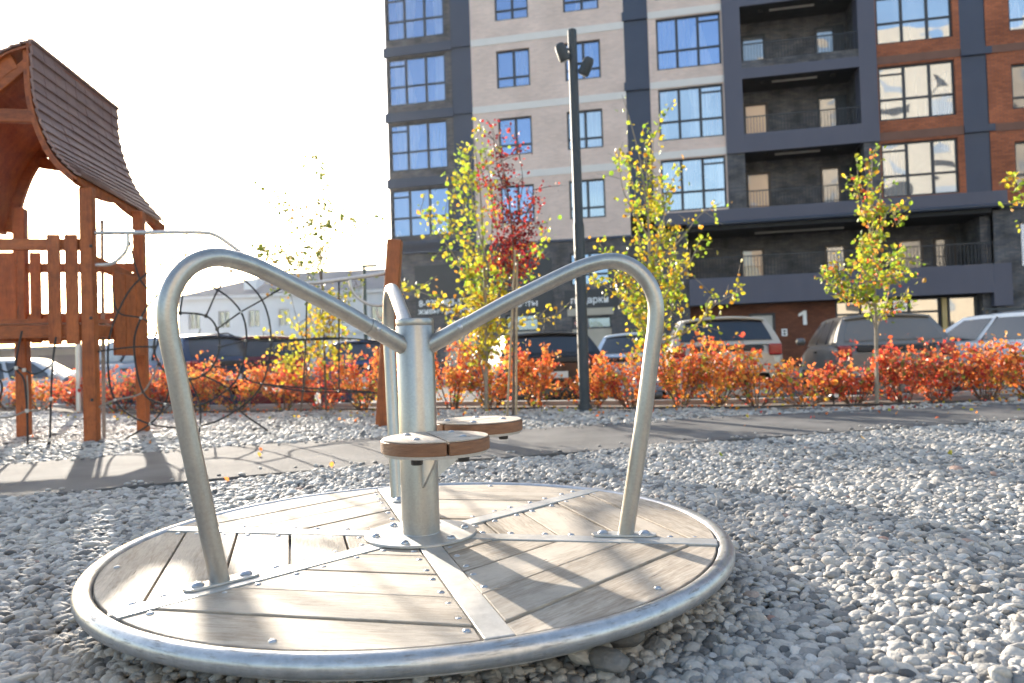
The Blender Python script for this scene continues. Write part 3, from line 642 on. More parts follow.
# long canopy beam and gutter
m = MB(); m.bx(-2.602, 10.55, -.2, .1, 5.87, 6.368); m.build('canopy_beam', GP, apt)
GUT = pm('gutter_blue', (.03, .04, .065), (.035, .048, .075), 3, .35)
m = MB(); m.tube([(-1.3, -.26, 5.79), (10.83, -.26, 5.79)], .085, 12); m.build('gutter', GUT, apt, smooth=True)
m = MB(); m.bx(10.302, 19, -.08, -.003, 5.66, 5.86); m.build('canopy_beam', GP2, apt)
m = MB(); m.bx(-1.3, 10.0, -.15, 2.2, 5.55, 5.866); m.build('balcony_slab', SOF, apt)
# long first-floor gallery
wall('loggia_wall', KB, -1.3, 9.75, 2.4, 5.55, 2.2)
railing(-1.25, 10.1, .0, 3.602, 4.45, 90)
m = MB(); m.bx(-1.3, 9.98, -.12, -.02, 2.5, 3.6); m.build('balcony_panel', GP, apt)
m = MB(); m.bx(9.982, 10.62, -.12, .3, 1.98, 3.6); m.build('balcony_panel', GP, apt)
m = MB(); m.bx(-1.298, 10.6, -.018, 2.19, 2.52, 2.85); m.build('balcony_slab', SOF, apt)
m = MB(); m.bx(9.75, 10.118, .3, 2.2, 2.86, 5.5); m.build('brick_pier', KB, apt)
bdoor(1.02, 2.0, 2.86, 5.0, 2.2, GLO, BRF); bdoor(4.45, 5.3, 2.86, 4.95, 2.2, GLB, BRF); bdoor(7.3, 8.3, 2.86, 5.0, 2.2, GLD, BRF); bdoor(8.7, 9.55, 2.86, 5.0, 2.2, GLD, BRF)
m = MB(); m.bx(1.5, 5, 1.0, 1.06, 5.46, 5.54); m.build('ceiling_lamp', LAMP, apt)
# shop front on the left
hs = [(-6.22, -4.55, 3.58, 4.98), (-6.22, -4.55, .3, 2.24), (-9.12, -7.66, .3, 2.46), (-11.9, -10.4, .3, 2.4)]
wall('shop_wall', KB, -14.28, -1.3, -.2, 5.5, .02, hs, th=14)
window(-6.22, -4.55, 3.58, 4.98, .1, (-5.38,), (4.05,), GL)
BEI = pm('beige_blind', (.42, .37, .29), (.48, .43, .35), 2, .7)
for (a, b, c, d) in hs[1:]:
    f = window(a, b, 1.72, d, .1, (), (), GL)
    m = MB(); m.bx(a, b, .09, .13, .3, 1.718); m.build('blind', BEI, f)
m = MB(); m.bx(-6.4, -4.45, -.02, .016, 2.3, 2.6); m.build('sign_board', BEI, apt)
WHT = pm('sign_white', (.86, .86, .85), (.88, .88, .87), 3, .6)
SGN = pm('sign_dark', (.028, .032, .038), (.034, .038, .045), 2, .5)
def text(body, x, z, size, y, parent, align='LEFT', name='sign_letters', mat=None):
    cu = bpy.data.curves.new('t', 'FONT'); cu.body = body; cu.size = size; cu.extrude = .008; cu.offset = size*.014; cu.align_x = align
    to = bpy.data.objects.new('t', cu); COL.objects.link(to); dg = bpy.context.evaluated_depsgraph_get(); me = bpy.data.meshes.new_from_object(to.evaluated_get(dg))
    bpy.data.objects.remove(to); me.materials.clear(); me.materials.append(mat or WHT); me.name = name
    o = bpy.data.objects.new(name, me); COL.objects.link(o); o.parent = parent; o.location = (x, y, z); o.rotation_euler = (R(90), 0, 0); return o
m = MB(); m.bx(-13.2, -9.95, -.02, .016, 2.58, 4.83); sg = m.build('sign_board', SGN, apt)
text('8-939-483-5', -13.05, 3.0, .40, -.03, sg); text('живые растения', -13.1, 2.66, .36, -.03, sg)
m = MB(); m.bx(-9.6, -7.0, -.02, .016, 2.58, 4.83); sg = m.build('sign_board', SGN, apt)
text('цветы', -7.66, 2.8, .40, -.03, sg, 'RIGHT')
m = MB(); m.bx(-6.5, -4.2, -.02, .016, 2.62, 3.4); sg = m.build('sign_board', SGN, apt)
text('подарки', -6.25, 2.82, .40, -.03, sg)
# entrance level under the gallery
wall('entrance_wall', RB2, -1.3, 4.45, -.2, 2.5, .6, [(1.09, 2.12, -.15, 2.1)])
m = MB(); m.bx(1.09, 1.2, .62, .7, -.15, 2.1); m.bx(2.01, 2.12, .62, .7, -.15, 2.1); m.bx(1.2, 2.01, .62, .7, 2.0, 2.1); f = m.build('entrance_door', FRM, apt)
m = MB(); m.bx(1.2, 2.01, .64, .68, -.15, 2.0); m.build('door_leaf', pm('pale_door', (.5, .48, .44), (.42, .4, .37), 3, .3), f)
m = MB(); m.slab([(3.2, .58, 1.56), (3.34, .58, 1.56), (3.34, .58, 2.14), (3.24, .58, 2.14), (3.03, .58, 2.02), (3.03, .58, 1.9), (3.2, .58, 1.97)], (0, 1, 0), .018); m.build('house_number', WHT, apt)
m = MB(); m.bx(2.35, 2.56, .56, .597, 1.13, 1.42); bx_ = m.build('intercom', WHT, apt)
m = MB(); m.bx(2.40, 2.51, .55, .559, 1.3, 1.37); m.bx(2.40, 2.51, .55, .559, 1.18, 1.25); m.build('intercom_panel', SGN, bx_)
GLE = glass('entrance_glass', (.09, .08, .07), .4, .15, 1.2, tint=(1, .95, .85))
for a, b, ms in ((4.45, 6.5, (5.4,)), (6.55, 8.55, (7.2, 8.3)), (8.6, 9.7, ())):
    window(a, b, -.15, 2.45, .6, ms, (1.9,) if ms else (), GLE)
m = MB(); m.bx(8.35, 8.52, .45, .55, -.15, 2.4); m.build('pillar', pm('ochre_pillar', (.45, .33, .14), (.5, .37, .17), 3, .7), apt)
m = MB(); m.bx(9.7, 10.1, .2, .8, -.2, 2.5); m.build('brick_pier', KB, apt)
wall('shop_wall', KB, 10.102, 19, -.2, 5.655, .02, [(11.0, 13, 3.4, 5.15), (11.5, 14, .3, 2.4)])
window(11.0, 13, 3.4, 5.15, .1, (12,), (), GL); window(11.5, 14, .3, 2.4, .1, (12.7,), (), GL)
# body behind and roof
m = MB(); m.bx(-14.2, 19, 14, 14.2, -.2, ZT); m.bx(18.8, 19, .3, 13.9, -.2, ZT); m.build('rear_wall', KB, apt)
m = MB(); m.bx(-14.4, 19.1, -.15, 14.3, ZT+.002, ZT+.35); m.build('roof', GP2, apt)
PAVE = pm('paving', (.3, .29, .28), (.36, .35, .33), 2, .85)
m = MB(); m.bx(-14.4, 19, -3.2, .6, -.5, -.19); pv = m.build('pavement', PAVE, None, org=(0, 0, 0)); pv.location = O; pv.rotation_euler = (0, 0, -AZ); tag(pv, None, None, kind='structure')
# ------------------------------------------------------------------ neighbouring block behind the viewer (seen in the window reflections)
nb_ = thing('residential_block', 'sunlit beige residential block reflected in the apartment windows', 'apartment building', (30, -34, 0), R(-12), world=False)
CRM = pm('cream_render', (.40, .37, .33), (.45, .42, .37), 1, .85)
NBW = pm('neighbour_glass', (.2, .25, .33), (.3, .34, .4), .5, .4)
m = MB()
m.bx(-24, 24, -12, -.01, -.45, 36); m.build('wall', CRM, nb_)
for i in range(9):
    for j in range(11):
        m = MB(); x = -21+i*5; z = 1+j*3.1; m.bx(x, x+1.7+.6*((i*7+j*3) % 3)/2, -.008, .03, z, z+1.5); m.build('window', NBW if (i+j*2) % 3 else FRM, nb_)
# ------------------------------------------------------------------ white two-storey house far left
wh = at(179, 345, 60); wh.z = -.42
house = thing('white_house', 'long white two-storey building with grey hipped roof at the back left', 'house', wh, R(-6), world=False)
WP = pm('white_plaster', (.72, .73, .75), (.78, .79, .8), .6, .85); RG = pm('grey_metal_roof', (.14, .14, .155), (.17, .17, .185), .5, .8)
L_ = 26; H_ = 6.75
hol = []
for i in range(10):
    x = .9+i*2.55; hol += [(x, x+.95, 4.1, 5.5), (x, x+.95, 1.4, 2.9)]
m = MB()
xs = sorted({0, L_, *[h[0] for h in hol], *[h[1] for h in hol]}); zs = [0, 1.4, 2.9, 4.1, 5.5, H_]
for a, b in zip(xs, xs[1:]):
    for c, d in zip(zs, zs[1:]):
        if any(h[0] < (a+b)/2 < h[1] and h[2] < (c+d)/2 < h[3] for h in hol): continue
        m.add([(a, 0, c), (b, 0, c), (b, 0, d), (a, 0, d)], [(0, 1, 2, 3)])
m.bx(0, L_, 10.8, 11, 0, H_); m.bx(0, .2, .01, 10.8, 0, H_); m.bx(L_-.2, L_, .01, 10.8, 0, H_)
m.build('wall', WP, house, fixn=False)
m = MB(); m.bx(-.1, L_+.1, -.12, -.003, 3.35, 3.55); m.bx(-.25, L_+.25, -.3, 11.2, H_-.25, H_); m.build('cornice', WP, house)
for h in hol:
    m = MB(); a, b, c, d = h; m.bx(a, b, .12, .18, c, c+.07); m.bx(a, b, .12, .18, d-.07, d); m.bx(a, a+.07, .12, .18, c+.07, d-.07); m.bx(b-.07, b, .12, .18, c+.07, d-.07); m.bx((a+b)/2-.03, (a+b)/2+.03, .12, .18, c+.07, d-.07)
    f = m.build('window', WP, house); m = MB(); m.bx(a, b, .2, .22, c, d); m.build('pane', GLB, f)
m = MB(); e = -.35
m.add([(e, e, H_), (L_-e, e, H_), (L_-e, 11-e, H_), (e, 11-e, H_), (6, 5.5, H_+2.3), (L_-6, 5.5, H_+2.3)], [(0, 1, 5, 4), (1, 2, 5), (2, 3, 4, 5), (3, 0, 4), (0, 3, 2, 1)]); rf = m.build('roof', RG, house)
m = MB(); m.bx(5.2, 6.3, 1.0, 2.4, H_+.3, H_+1.35); m.build('dormer', WP, rf)
# low garages at the far left
gl_ = at(-40, 360, 46); gl_.z = -.15
gar = thing('garage_row', 'low brown garage row with grey roof behind the play tower', 'garage', (-38, 47, -.42), R(4), world=False)
m = MB(); m.bx(0, 21, 0, 6, 0, 2.5); m.build('wall', pm('brown_plaster', (.2, .15, .13), (.25, .19, .17), .8, .85), gar)
for i in range(6):
    m = MB(); m.bx(.5+i*3.4, 3.3+i*3.4, -.05, -.003, 0, 2.1); m.build('garage_door', pm('brown_gate', (.12, .08, .075), (.15, .1, .09), 1, .6), gar)
m = MB(); m.bx(-.2, 21.2, -.3, 6.3, 2.502, 2.7); m.build('roof', RG, gar)
# ------------------------------------------------------------------ play tower
ORW = woodmat('orange_stained_timber', (.2, .046, .011), (.37, .1, .022), (0, 0, 1), 1.6, .5, .15, crack=(.14, .05, .02), island=.1, spec=.4)
ORH = woodmat('orange_stained_board', (.2, .046, .011), (.37, .1, .022), (1, .1, 0), 1.6, .5, .15, crack=(.14, .05, .02), island=.1, spec=.4)
SHI = pm('brown_shingle', (.19, .11, .095), (.26, .16, .135), 7, .6, bump=.3, bscale=40, stretch=(2, .5, 2))
STL = galv('steel_bar', (.42, .42, .43), (.55, .55, .55), .35)
P1 = (-4.01, 6.96); P2 = (-4.04, 7.98); P0 = (-5.17, 7.73); P3 = (-5.14, 6.71)
tw = thing('play_tower', 'orange timber play tower with curved shingled roof and slatted railing', 'play tower', ((P1[0]+P0[0])/2, (P1[1]+P0[1])/2, 0))
def timber(name, a, b, w_, h_, mat=ORW, parent=None, bev=.012, up=(0, 0, 1)):
    m = MB(); m.beam(a, b, w_, h_, up=up); return m.build(name, mat, parent or tw, bevel=bev, seg=2)
ang = R(8)
def post(p, z, w_=.155):
    m = MB(); m.box((p[0], p[1], z/2-.05), (w_*.72, w_*.72, z+.1), rz=ang); return m.build('post', ORW, tw, bevel=.014)
post(P1, 2.42, .165); post(P2, 2.40); post(P0, 2.42, .16); post(P3, 2.5)
DZ = 1.06
def rail(p, q, za, zb, w_=.06, h_=.13, ext=.1, name='rail'):
    a = Vector((p[0], p[1], za)); b = Vector((q[0], q[1], zb)); d = (b-a).normalized(); return timber(name, a-d*ext, b+d*ext, w_, h_, ORH)
for p, q in ((P3, P1), (P1, P2), (P0, P2), (P3, P0)): rail(p, q, DZ, DZ, .07, .12, .05, 'deck_beam')
m = MB(); m.slab([(p[0], p[1], DZ+.08) for p in (P3, P1, P2, P0)], (0, 0, 1), .04); m.build('deck', ORH, tw)
for (px_, py_) in ((91, 318), (91, 246), (92, 400)):
    q = at(px_, py_, P1[1]-.062); m = MB(); m.lathe(q, [(.016, 0), (.016, .004), (.009, .009)], 10, axis=(0, -1, 0)); m.build('bolt', BLACKP, tw)
# front railing (camera side) with slats, from pixel positions on the front plane
def fp_(x, y, a=P3, b=P1, off=0): 
    v = onplane(x, y, a, b); return v
z1 = fp_(60, 240).z
z1 -= .045; rail(P3, P1, z1, z1, .06, .11, .0)
fd = (Vector(P1+(0,))-Vector(P3+(0,))).normalized(); fn = Vector((fd.y, -fd.x, 0))
for x in (55.5, 73):
    a = fp_(x, 240) + fn*.05; zt, zb = (z1+.09, .93) if x > 45 else (z1-.02, .92)
    pass
    timber('slat', (a.x, a.y, zb), (a.x, a.y, zt), .028, .115, ORW, up=(fd.x, fd.y, 0))
bd_ = (Vector(P2+(0,))-Vector(P0+(0,))).normalized()
# back railing, left part
zb1 = onplane(60, 268, P0, P2).z
rail(P0, P2, zb1, zb1, .05, .1, .0); rail(P0, P2, DZ+.2, DZ+.2, .05, .08, .0)
for x in (5, 13.5, 38):
    a = onplane(x, 300, P0, P2)-Vector((-bd_.y, bd_.x, 0))*.05
    timber('slat', (a.x, a.y, .98), (a.x, a.y, zb1+.16), .028, .11, ORW, up=(bd_.x, bd_.y, 0))
# right side railing and solid board (between P1 and P2)
za, zb = 1.62, 1.6
rail(P1, P2, 1.74, 1.62, .05, .12, .0)
sdir = (Vector(P2+(0,))-Vector(P1+(0,))).normalized(); sn = Vector((sdir.y, -sdir.x, 0))
for t in (.42, .64, .86):
    a = Vector(P1+(0,))+sdir*t*1.02+sn*.06
    timber('side_board', (a.x, a.y, .82), (a.x, a.y, 1.66), .03, .21, ORW, up=(sdir.x, sdir.y, 0))
# roof: bell shaped right slope with stepped shingles
FR_ = [((30, 40), 6.9), ((31.5, 78), 6.88), ((36, 108), 6.86), ((48, 140), 6.84), ((62, 160), 6.82), ((80, 176), 6.8)]
BK_ = [((117, 109), 8.8), ((119, 139), 8.8), ((126, 165), 8.8), ((135, 187), 8.8), ((149, 205), 8.82), ((167, 225), 8.85)]
fc = spline([at(*p, y) for p, y in FR_], 6); bc = spline([at(*p, y) for p, y in BK_], 6)
nn = len(fc)-1
def shingles(fc, bc, name, out, courses=15):
    fcv = [Vector(p) for p in fc]; bcv = [Vector(p) for p in bc]
    def S(C, t): 
        x = t*(len(C)-1); i = min(int(x), len(C)-2); return C[i]+(C[i+1]-C[i])*(x-i)
    m = MB()
    for k in range(courses):
        t0 = k/courses; t1 = min(1, (k+1.12)/courses)
        a0, a1, b0, b1 = S(fcv, t0), S(fcv, t1), S(bcv, t0), S(bcv, t1)
        nrm = (b0-a0).cross(a1-a0).normalized()
        if nrm.dot(Vector(out)) < 0: nrm = -nrm
        lift0, lift1 = .004, .022
        NB = 9
        for j in range(NB):
            u0 = j/NB+.002; u1 = (j+1)/NB-.002; jt = random.uniform(-.004, .004)
            q = [a0+(b0-a0)*u0, a0+(b0-a0)*u1, a1+(b1-a1)*u1, a1+(b1-a1)*u0]; l = [lift0, lift0, lift1+jt, lift1+jt]
            vs = [p+nrm*h for p, h in zip(q, l)] + [p+nrm*(h-.022) for p, h in zip(q, l)]
            m.add(vs, [(0, 1, 2, 3), (7, 6, 5, 4), (0, 4, 5, 1), (1, 5, 6, 2), (2, 6, 7, 3), (3, 7, 4, 0)])
    return m.build(name, SHI, tw)
shingles(fc, bc, 'roof_shingles', (1, -.2, .6))
def skin(fc, bc, name, out, off, th, mat):
    m = MB(); n = len(fc); nr = Vector(out).normalized()
    rows = []
    m.grid([[p+nr*off for p in fc], [p+nr*off for p in bc]]); o = m.build(name, mat, tw); s = o.modifiers.new('s', 'SOLIDIFY'); s.thickness = th; s.offset = 0; return o
skin(fc, bc, 'roof_lining', (-.6, 0, -.6), .04, .02, ORH)
# left slope
FL_ = [((30, 40), 6.9), ((0, 51), 6.9), ((-30, 78), 6.9), ((-52, 115), 6.88), ((-68, 165), 6.86), ((-80, 215), 6.85)]
BL_ = [((117, 109), 8.8), ((82, 119), 8.8), ((50, 139), 8.8), ((28, 163), 8.8), ((14, 195), 8.8), ((5, 232), 8.8)]
fl = spline([at(*p, y) for p, y in FL_], 6); bl = spline([at(*p, y) for p, y in BL_], 6)
shingles(fl, bl, 'roof_shingles', (-1, 0, .6)); skin(fl, bl, 'roof_lining', (.25, 0, -1), .045, .02, ORH)
m = MB(); m.beam(at(30, 40, 6.9), at(117.3, 109, 8.8), .05, .03); m.build('ridge_cap', SHI, tw)
# barge arches at the back and front gables
def arch(C, wd, th, dy, name='arch_board'):
    m = MB(); n = len(C)
    inn = []
    for i, p in enumerate(C):
        a = C[max(0, i-1)]; b = C[min(n-1, i+1)]; t = (b-a).normalized(); nr = Vector((t.z, 0, -t.x))
        inn.append((p, nr))
    return inn, n
def arch_board(C, ctr, wd, th, off):
    m = MB(); P = []
    for i, p in enumerate(C):
        a = C[max(0, i-1)]; b = C[min(len(C)-1, i+1)]; t = (b-a).normalized(); nr = Vector((t.z, 0, -t.x)).normalized()
        if nr.dot(Vector(ctr)-p) < 0: nr = -nr
        P.append((p+nr*.05, p+nr*(.05+wd)))
    for (a, b), (c, d) in zip(P, P[1:]):
        o = Vector((0, off, 0)); h = Vector((0, th, 0))
        m.add([a+o, b+o, d+o, c+o, a+o+h, b+o+h, d+o+h, c+o+h], [(0, 1, 2, 3), (7, 6, 5, 4), (0, 4, 5, 1), (3, 2, 6, 7), (1, 5, 6, 2), (0, 3, 7, 4)])
    return m.build('arch_board', ORH, tw)
ctr = at(60, 230, 8.8)
arch_board(bl[6:], ctr, .13, .05, -.09); arch_board(bc[6:], ctr, .1, .05, -.09)
ctr2 = at(-20, 220, 6.9)
arch_board(fl[5:], ctr2, .14, .05, .04); arch_board(fc, ctr2, .05, .05, .04)
# eave board with scallops under the right eave
m = MB(); A = Vector(fc[-1]); B = Vector(bc[-1]); n_ = 40
for k in range(n_):
    t0, t1 = k/n_, (k+1)/n_; s0 = .05+.05*abs(math.sin(t0*pi*2.5)); s1 = .05+.05*abs(math.sin(t1*pi*2.5))
    a = A+(B-A)*t0; b = A+(B-A)*t1; o = Vector((-.03, 0, 0))
    m.add([a+Vector((-.02, 0, 0)), b+Vector((-.02, 0, 0)), b+Vector((-.02, 0, -s1)), a+Vector((-.02, 0, -s0)), a+o*2.2, b+o*2.2, b+o*2.2+Vector((0, 0, -s1)), a+o*2.2+Vector((0, 0, -s0))], [(0, 1, 2, 3), (7, 6, 5, 4), (2, 6, 7, 3), (0, 4, 5, 1)])
m.build('eave_board', ORH, tw)
timber('rafter', at(-10, 96, 6.98), at(31, 62, 6.98), .07, .1, ORH)
timber('tie_beam', at(-70, 114, 6.98), at(42, 117, 6.98), .07, .13, ORH)
timber('tie_beam', at(40, 163, 8.7), at(112, 173, 8.7), .07, .13, ORH)
# ------------------------------------------------------------------ leaning post with top bar, spider web net
PL = (-1.26, 7.72)
lp = thing('leaning_post', 'orange leaning timber post carrying the steel bar of the rope web', 'timber post', (PL[0], PL[1], 0))
a = Vector((PL[0]-.02, PL[1], -.05)); b = at(397, 241, 7.72)
b2 = at(384, 424, 7.72)
m = MB(); a = at(383, 428, 7.72); b = at(395, 240, 7.72); m.beam(Vector((a.x, a.y, -.05)), b, .15, .15, up=(0, 1, 0)); m.build('post', ORW, lp, bevel=.012)
NP = (P1, PL)
def np_(x, y, o=0): return onplane(x, y, *NP)
bar = spline([np_(95, 233), np_(150, 232.5), np_(200, 232.5), np_(216, 235.5), np_(232, 246), np_(252, 262), np_(272, 276), np_(292, 282.5), np_(312, 283), np_(345, 279), np_(390, 272.5)], 6)
m = MB(); m.tube(bar, .021, 12); m.build('top_bar', STL, lp, smooth=True)
m = MB(); m.tube(spline([np_(350, 279), np_(352, 290), np_(361, 300), np_(373, 305), np_(388, 305)], 6), .017, 12); m.build('bar_brace', STL, lp, smooth=True)
m = MB(); m.tube(spline([np_(128, 234), np_(127, 248), np_(120, 258), np_(110, 264), np_(95, 265)], 6), .017, 12); m.build('bar_brace', STL, lp, smooth=True)
m = MB(); m.tube(spline([np_(376, 309), np_(379, 317), np_(386, 320)], 6), .012, 10); m.build('handle', STL, lp, smooth=True)
ROPE = pm('black_rope', (.018, .018, .02), (.045, .044, .045), 120, .8, bump=.6, bscale=300)
ROPEL = pm('worn_rope', (.22, .2, .17), (.3, .27, .24), 120, .8, bump=.6, bscale=300)
net = thing('rope_web', 'black spider web climbing net hung between tower post and leaning post', 'climbing net', tuple(np_(188, 440)))
def rope(pts, r=.0085, mat=None, par=None, name='rope', n=6):
    m = MB(); m.tube(spline(pts, n), r, 7); return m.build(name, mat or ROPE, par or net, smooth=True)
cx, cy = 187, 349
def polar(r, a): return (cx+r*math.cos(R(a)), cy-r*1.0*math.sin(R(a)))
AN = [0, 45-12, 68, 95, 130, 158, 182, 212, 240, 268, 300, 325]
rings = [[(180+0, 313), (206, 316), (217, 329), (219.5, 347), (213, 366), (203, 375), (190, 379.5), (172, 376), (159, 364), (154, 347), (158, 328), (168, 317)],
         [(185, 279), (218, 290), (241, 312), (246.5, 341), (240, 372), (228, 389), (200, 405), (165, 404), (143, 392), (134, 347), (141, 318), (157, 296)],
         [(186, 255), (231, 271), (262, 300), (271, 341), (262, 384), (238, 409), (200, 426), (150, 424), (115, 400), (108, 350), (118, 312), (140, 279)]]
for rg in rings:
    m = MB(); m.tube(spline([np_(*p) for p in rg], 6, closed=True), .0095, 7, closed=True); m.build('ring_rope', ROPE, net, smooth=True)
for k in range(12):
    P = [np_(*rg[k]) for rg in rings]
    ext = {1: (240, 249), 2: (290, 283), 0: (187, 233), 3: (340, 339), 4: (372, 392), 9: (96, 352), 10: (112, 285), 8: (97, 408), 11: (128, 236), 5: (268, 431), 7: (112, 446), 6: (198, 440)}.get(k)
    if ext: P.append(np_(*ext))
    rope(P, .0085, ROPEL if k == 8 else ROPE)
    m = MB(); q = np_(*rings[0][k]); m.lathe(q-Vector((0, 0, .02)), [(.01, 0), (.018, .006), (.018, .034), (.01, .04)], 8); m.build('rope_clamp', BLACKP, net, smooth=True)
rope([np_(307, 283), np_(306, 335), np_(303, 391)]); rope([np_(339, 281), np_(339, 335), np_(339, 392)]); rope([np_(262, 384), np_(303, 391), np_(339, 392), np_(384, 393)]); rope([np_(271, 341), np_(306, 339), np_(339, 338), np_(386, 342)])
for p in rings[1]+rings[2]+[(306, 339), (339, 338), (303, 391), (339, 392)]:
    q = np_(*p); m = MB(); m.lathe(q-Vector((0, .0, .014)), [(.008, 0), (.015, .006), (.015, .022), (.008, .028)], 7); m.build('rope_clamp', BLACKP if random.random() < .7 else STL, net, smooth=True)
# rope ladder at the left of the tower
LA, LBp = (-5.05, 6.2), (-4.1, 6.75)
def lp_(x, y): return onplane(x, y, LA, LBp)
lad = thing('rope_ladder', 'sagging black rope ladder net hanging from the play tower deck', 'climbing net', tuple(lp_(28, 455)))
rope([lp_(22, 331), lp_(18, 350), lp_(16, 368), lp_(24, 380), lp_(27, 410), lp_(28, 455)], .009, par=lad)
rope([lp_(56, 337), lp_(53, 360), lp_(51, 400), lp_(50, 440), lp_(49, 456)], .009, par=lad)
rope([lp_(-10, 372), lp_(2, 386), lp_(-6, 420), lp_(-9, 458)], .009, par=lad)
rope([lp_(-10, 362), lp_(6, 372), lp_(16, 367), lp_(24, 370), lp_(36, 374), lp_(52, 365)], .008, par=lad)
rope([lp_(-9, 418), lp_(10, 417), lp_(27, 411), lp_(40, 410), lp_(51, 399)], .008, ROPEL, par=lad)
rope([lp_(-9, 456), lp_(20, 459), lp_(28, 455), lp_(40, 458), lp_(50, 440)], .008, par=lad)
rope([lp_(27, 375), lp_(28, 395), lp_(28, 411)], .006, ROPEL, par=lad)
for p in ((16, 368), (24, 370), (27, 411), (51, 399), (52, 365), (50, 440)):
    q = lp_(*p); m = MB(); m.lathe(q-Vector((0, 0, .018)), [(.01, 0), (.017, .006), (.017, .03), (.01, .036)], 8); m.build('rope_clamp', STL, lad, smooth=True)
fpol = at(104, 440, 7.3)
fp = thing('fireman_pole', 'thin pale steel slide pole beside the tower front post', 'pole', (fpol.x, fpol.y, 0))
m = MB(); m.tube([Vector((fpol.x, fpol.y, -.05)), at(102, 220, 7.3)], .017, 10); m.build('pole', ROPEL, fp, smooth=True)
m = MB(); m.lathe((fpol.x, fpol.y, -.01), [(.06, 0), (.06, .01), (.03, .02)], 16); m.build('foot', STL, fp)
# ------------------------------------------------------------------ lamp post
LPX = Vector((.83, 8.6, 0)); LT = at(571, 30, 8.6)
PAINT = pm('dark_grey_paint', (.032, .042, .05), (.04, .05, .06), 6, .65)
lamp = thing('lamp_post', 'slim dark grey lamp post with two small spotlights near its top', 'street lamp', tuple(LPX))
m = MB(); m.lathe(LPX, [(.064, 0), (.064, 2.2), (.056, 2.24), (.054, LT.z-.02), (.05, LT.z)], 8); m.build('pole', PAINT, lamp, smooth=True, sharp=50)
m = MB(); m.lathe(LPX, [(.14, -.02), (.14, .02), (.08, .03), (.075, .09)], 16); m.build('base_plate', PAINT, lamp, smooth=True)
for (hx, hy, tilt) in ((562, 52, (-.35, -.2, .9)), (586.5, 66, (.4, -.3, .85))):
    c = at(hx, hy, 8.55); ax = Vector(tilt).normalized(); side = 1 if hx > 575 else -1
    m = MB(); m.lathe(c-ax*.11, [(.05, 0), (.062, .006), (.068, .03), (.066, .15), (.055, .2), (.03, .215)], 18, axis=ax); hd_ = m.build('spotlight', PAINT, lamp, smooth=True, sharp=50)
    m = MB(); m.lathe(c-ax*.114, [(.045, 0), (.045, .006)], 18, axis=ax); m.build('lens', pm('lens_glass', (.5, .5, .48), (.55, .55, .52), 9, .2), hd_)
    m = MB(); m.tube([Vector((LPX.x, LPX.y, c.z+.05)), Vector((LPX.x+side*.09, LPX.y, c.z+.05)), c+Vector((0, 0, .03))], .017, 8); m.build('bracket', PAINT, lamp)
# far poles
def pole(name, px, py_b, py_t, Y, r, mat, label, head=False):
    b = at(px, py_b, Y); t = at(px+(py_t-py_b)*.0, py_t, Y); base = Vector((b.x, b.y, -.15))
    o = thing(name, label, 'pole', tuple(base)); m = MB(); m.tube([base, Vector((b.x, b.y, t.z))], [r, r*.75], 10); m.build('mast', mat, o, smooth=True)
    m = MB(); m.lathe(base, [(r*2.2, 0), (r*2.2, .05), (r*1.2, .12)], 12); m.build('foot', mat, o)
    if head:
        m = MB(); m.box(Vector((b.x, b.y, t.z))+Vector((.18, 0, .0)), (.5, .16, .08)); m.build('lamp_head', mat, o)
    return o
GRP = pm('green_paint', (.03, .06, .055), (.04, .07, .065), 5, .5)
pole('lamp_mast', 367, 372, 266, 24, .07, GRP, 'thin dark green lamp mast far behind the leaning post', True)
pole('steel_mast', 80, 418, 334, 11.8, .055, STL, 'grey steel pole standing behind the tower between its posts')
# ------------------------------------------------------------------ foliage
LEAF = leafmat('leaf', .55); LEAFT = leafmat('thin_leaf', .22); LEAFD = leafmat('hedge_leaf', .5)
BARK = pm('pale_bark', (.24, .2, .15), (.33, .28, .22), 20, .85, bump=.5, bscale=80, stretch=(1, 1, .3)); BARKD = pm('dark_bark', (.09, .065, .05), (.15, .11, .085), 20, .85, bump=.5, bscale=80)
STAKE = pm('bamboo_stake', (.36, .26, .15), (.42, .32, .2), 15, .7)
def jit(c, v=.2):
    k = random.uniform(1-v, 1+v); return tuple(max(.004, x*k*random.uniform(.92, 1.08)) for x in c)
def leaf(m, p, s, col, nrm=None):
    p = Vector(p)
    n = Vector((random.gauss(0, 1), random.gauss(0, 1), random.gauss(0, .8)))
    if n.length < .1: n = Vector((0, 0, 1))
    n.normalize(); t = n.orthogonal().normalized(); t = Matrix.Rotation(random.uniform(0, 2*pi), 3, n) @ t; b = n.cross(t)
    w_ = s*random.uniform(.33, .45); f = s*.12
    m.add([p-t*s*.5, p-t*s*.12+b*w_+n*f, p+t*s*.22+b*w_*.8+n*f, p+t*s*.5, p+t*s*.22-b*w_*.8+n*f, p-t*s*.12-b*w_+n*f], [(0, 1, 2, 3), (0, 3, 4, 5)], jit(col))
YG = [((.32, .42, .04), 5), ((.46, .46, .05), 3), ((.20, .30, .035), 4), ((.52, .40, .03), 2.2), ((.55, .28, .03), .7)]
YL = [((.52, .40, .03), 4), ((.42, .38, .04), 3), ((.28, .31, .035), 2), ((.55, .27, .03), 1.3)]
GR = [((.16, .22, .04), 4), ((.25, .28, .04), 2), ((.42, .36, .05), 1.3), ((.45, .22, .04), .6)]
RD = [((.36, .03, .035), 4), ((.2, .02, .028), 2.5), ((.55, .07, .04), 2.5), ((.5, .13, .03), .8)]
OR = [((.72, .25, .06), 4), ((.68, .16, .05), 3), ((.74, .40, .10), 2), ((.5, .06, .05), 1.2), ((.3, .3, .06), .6), ((.4, .2, .1), .8)]
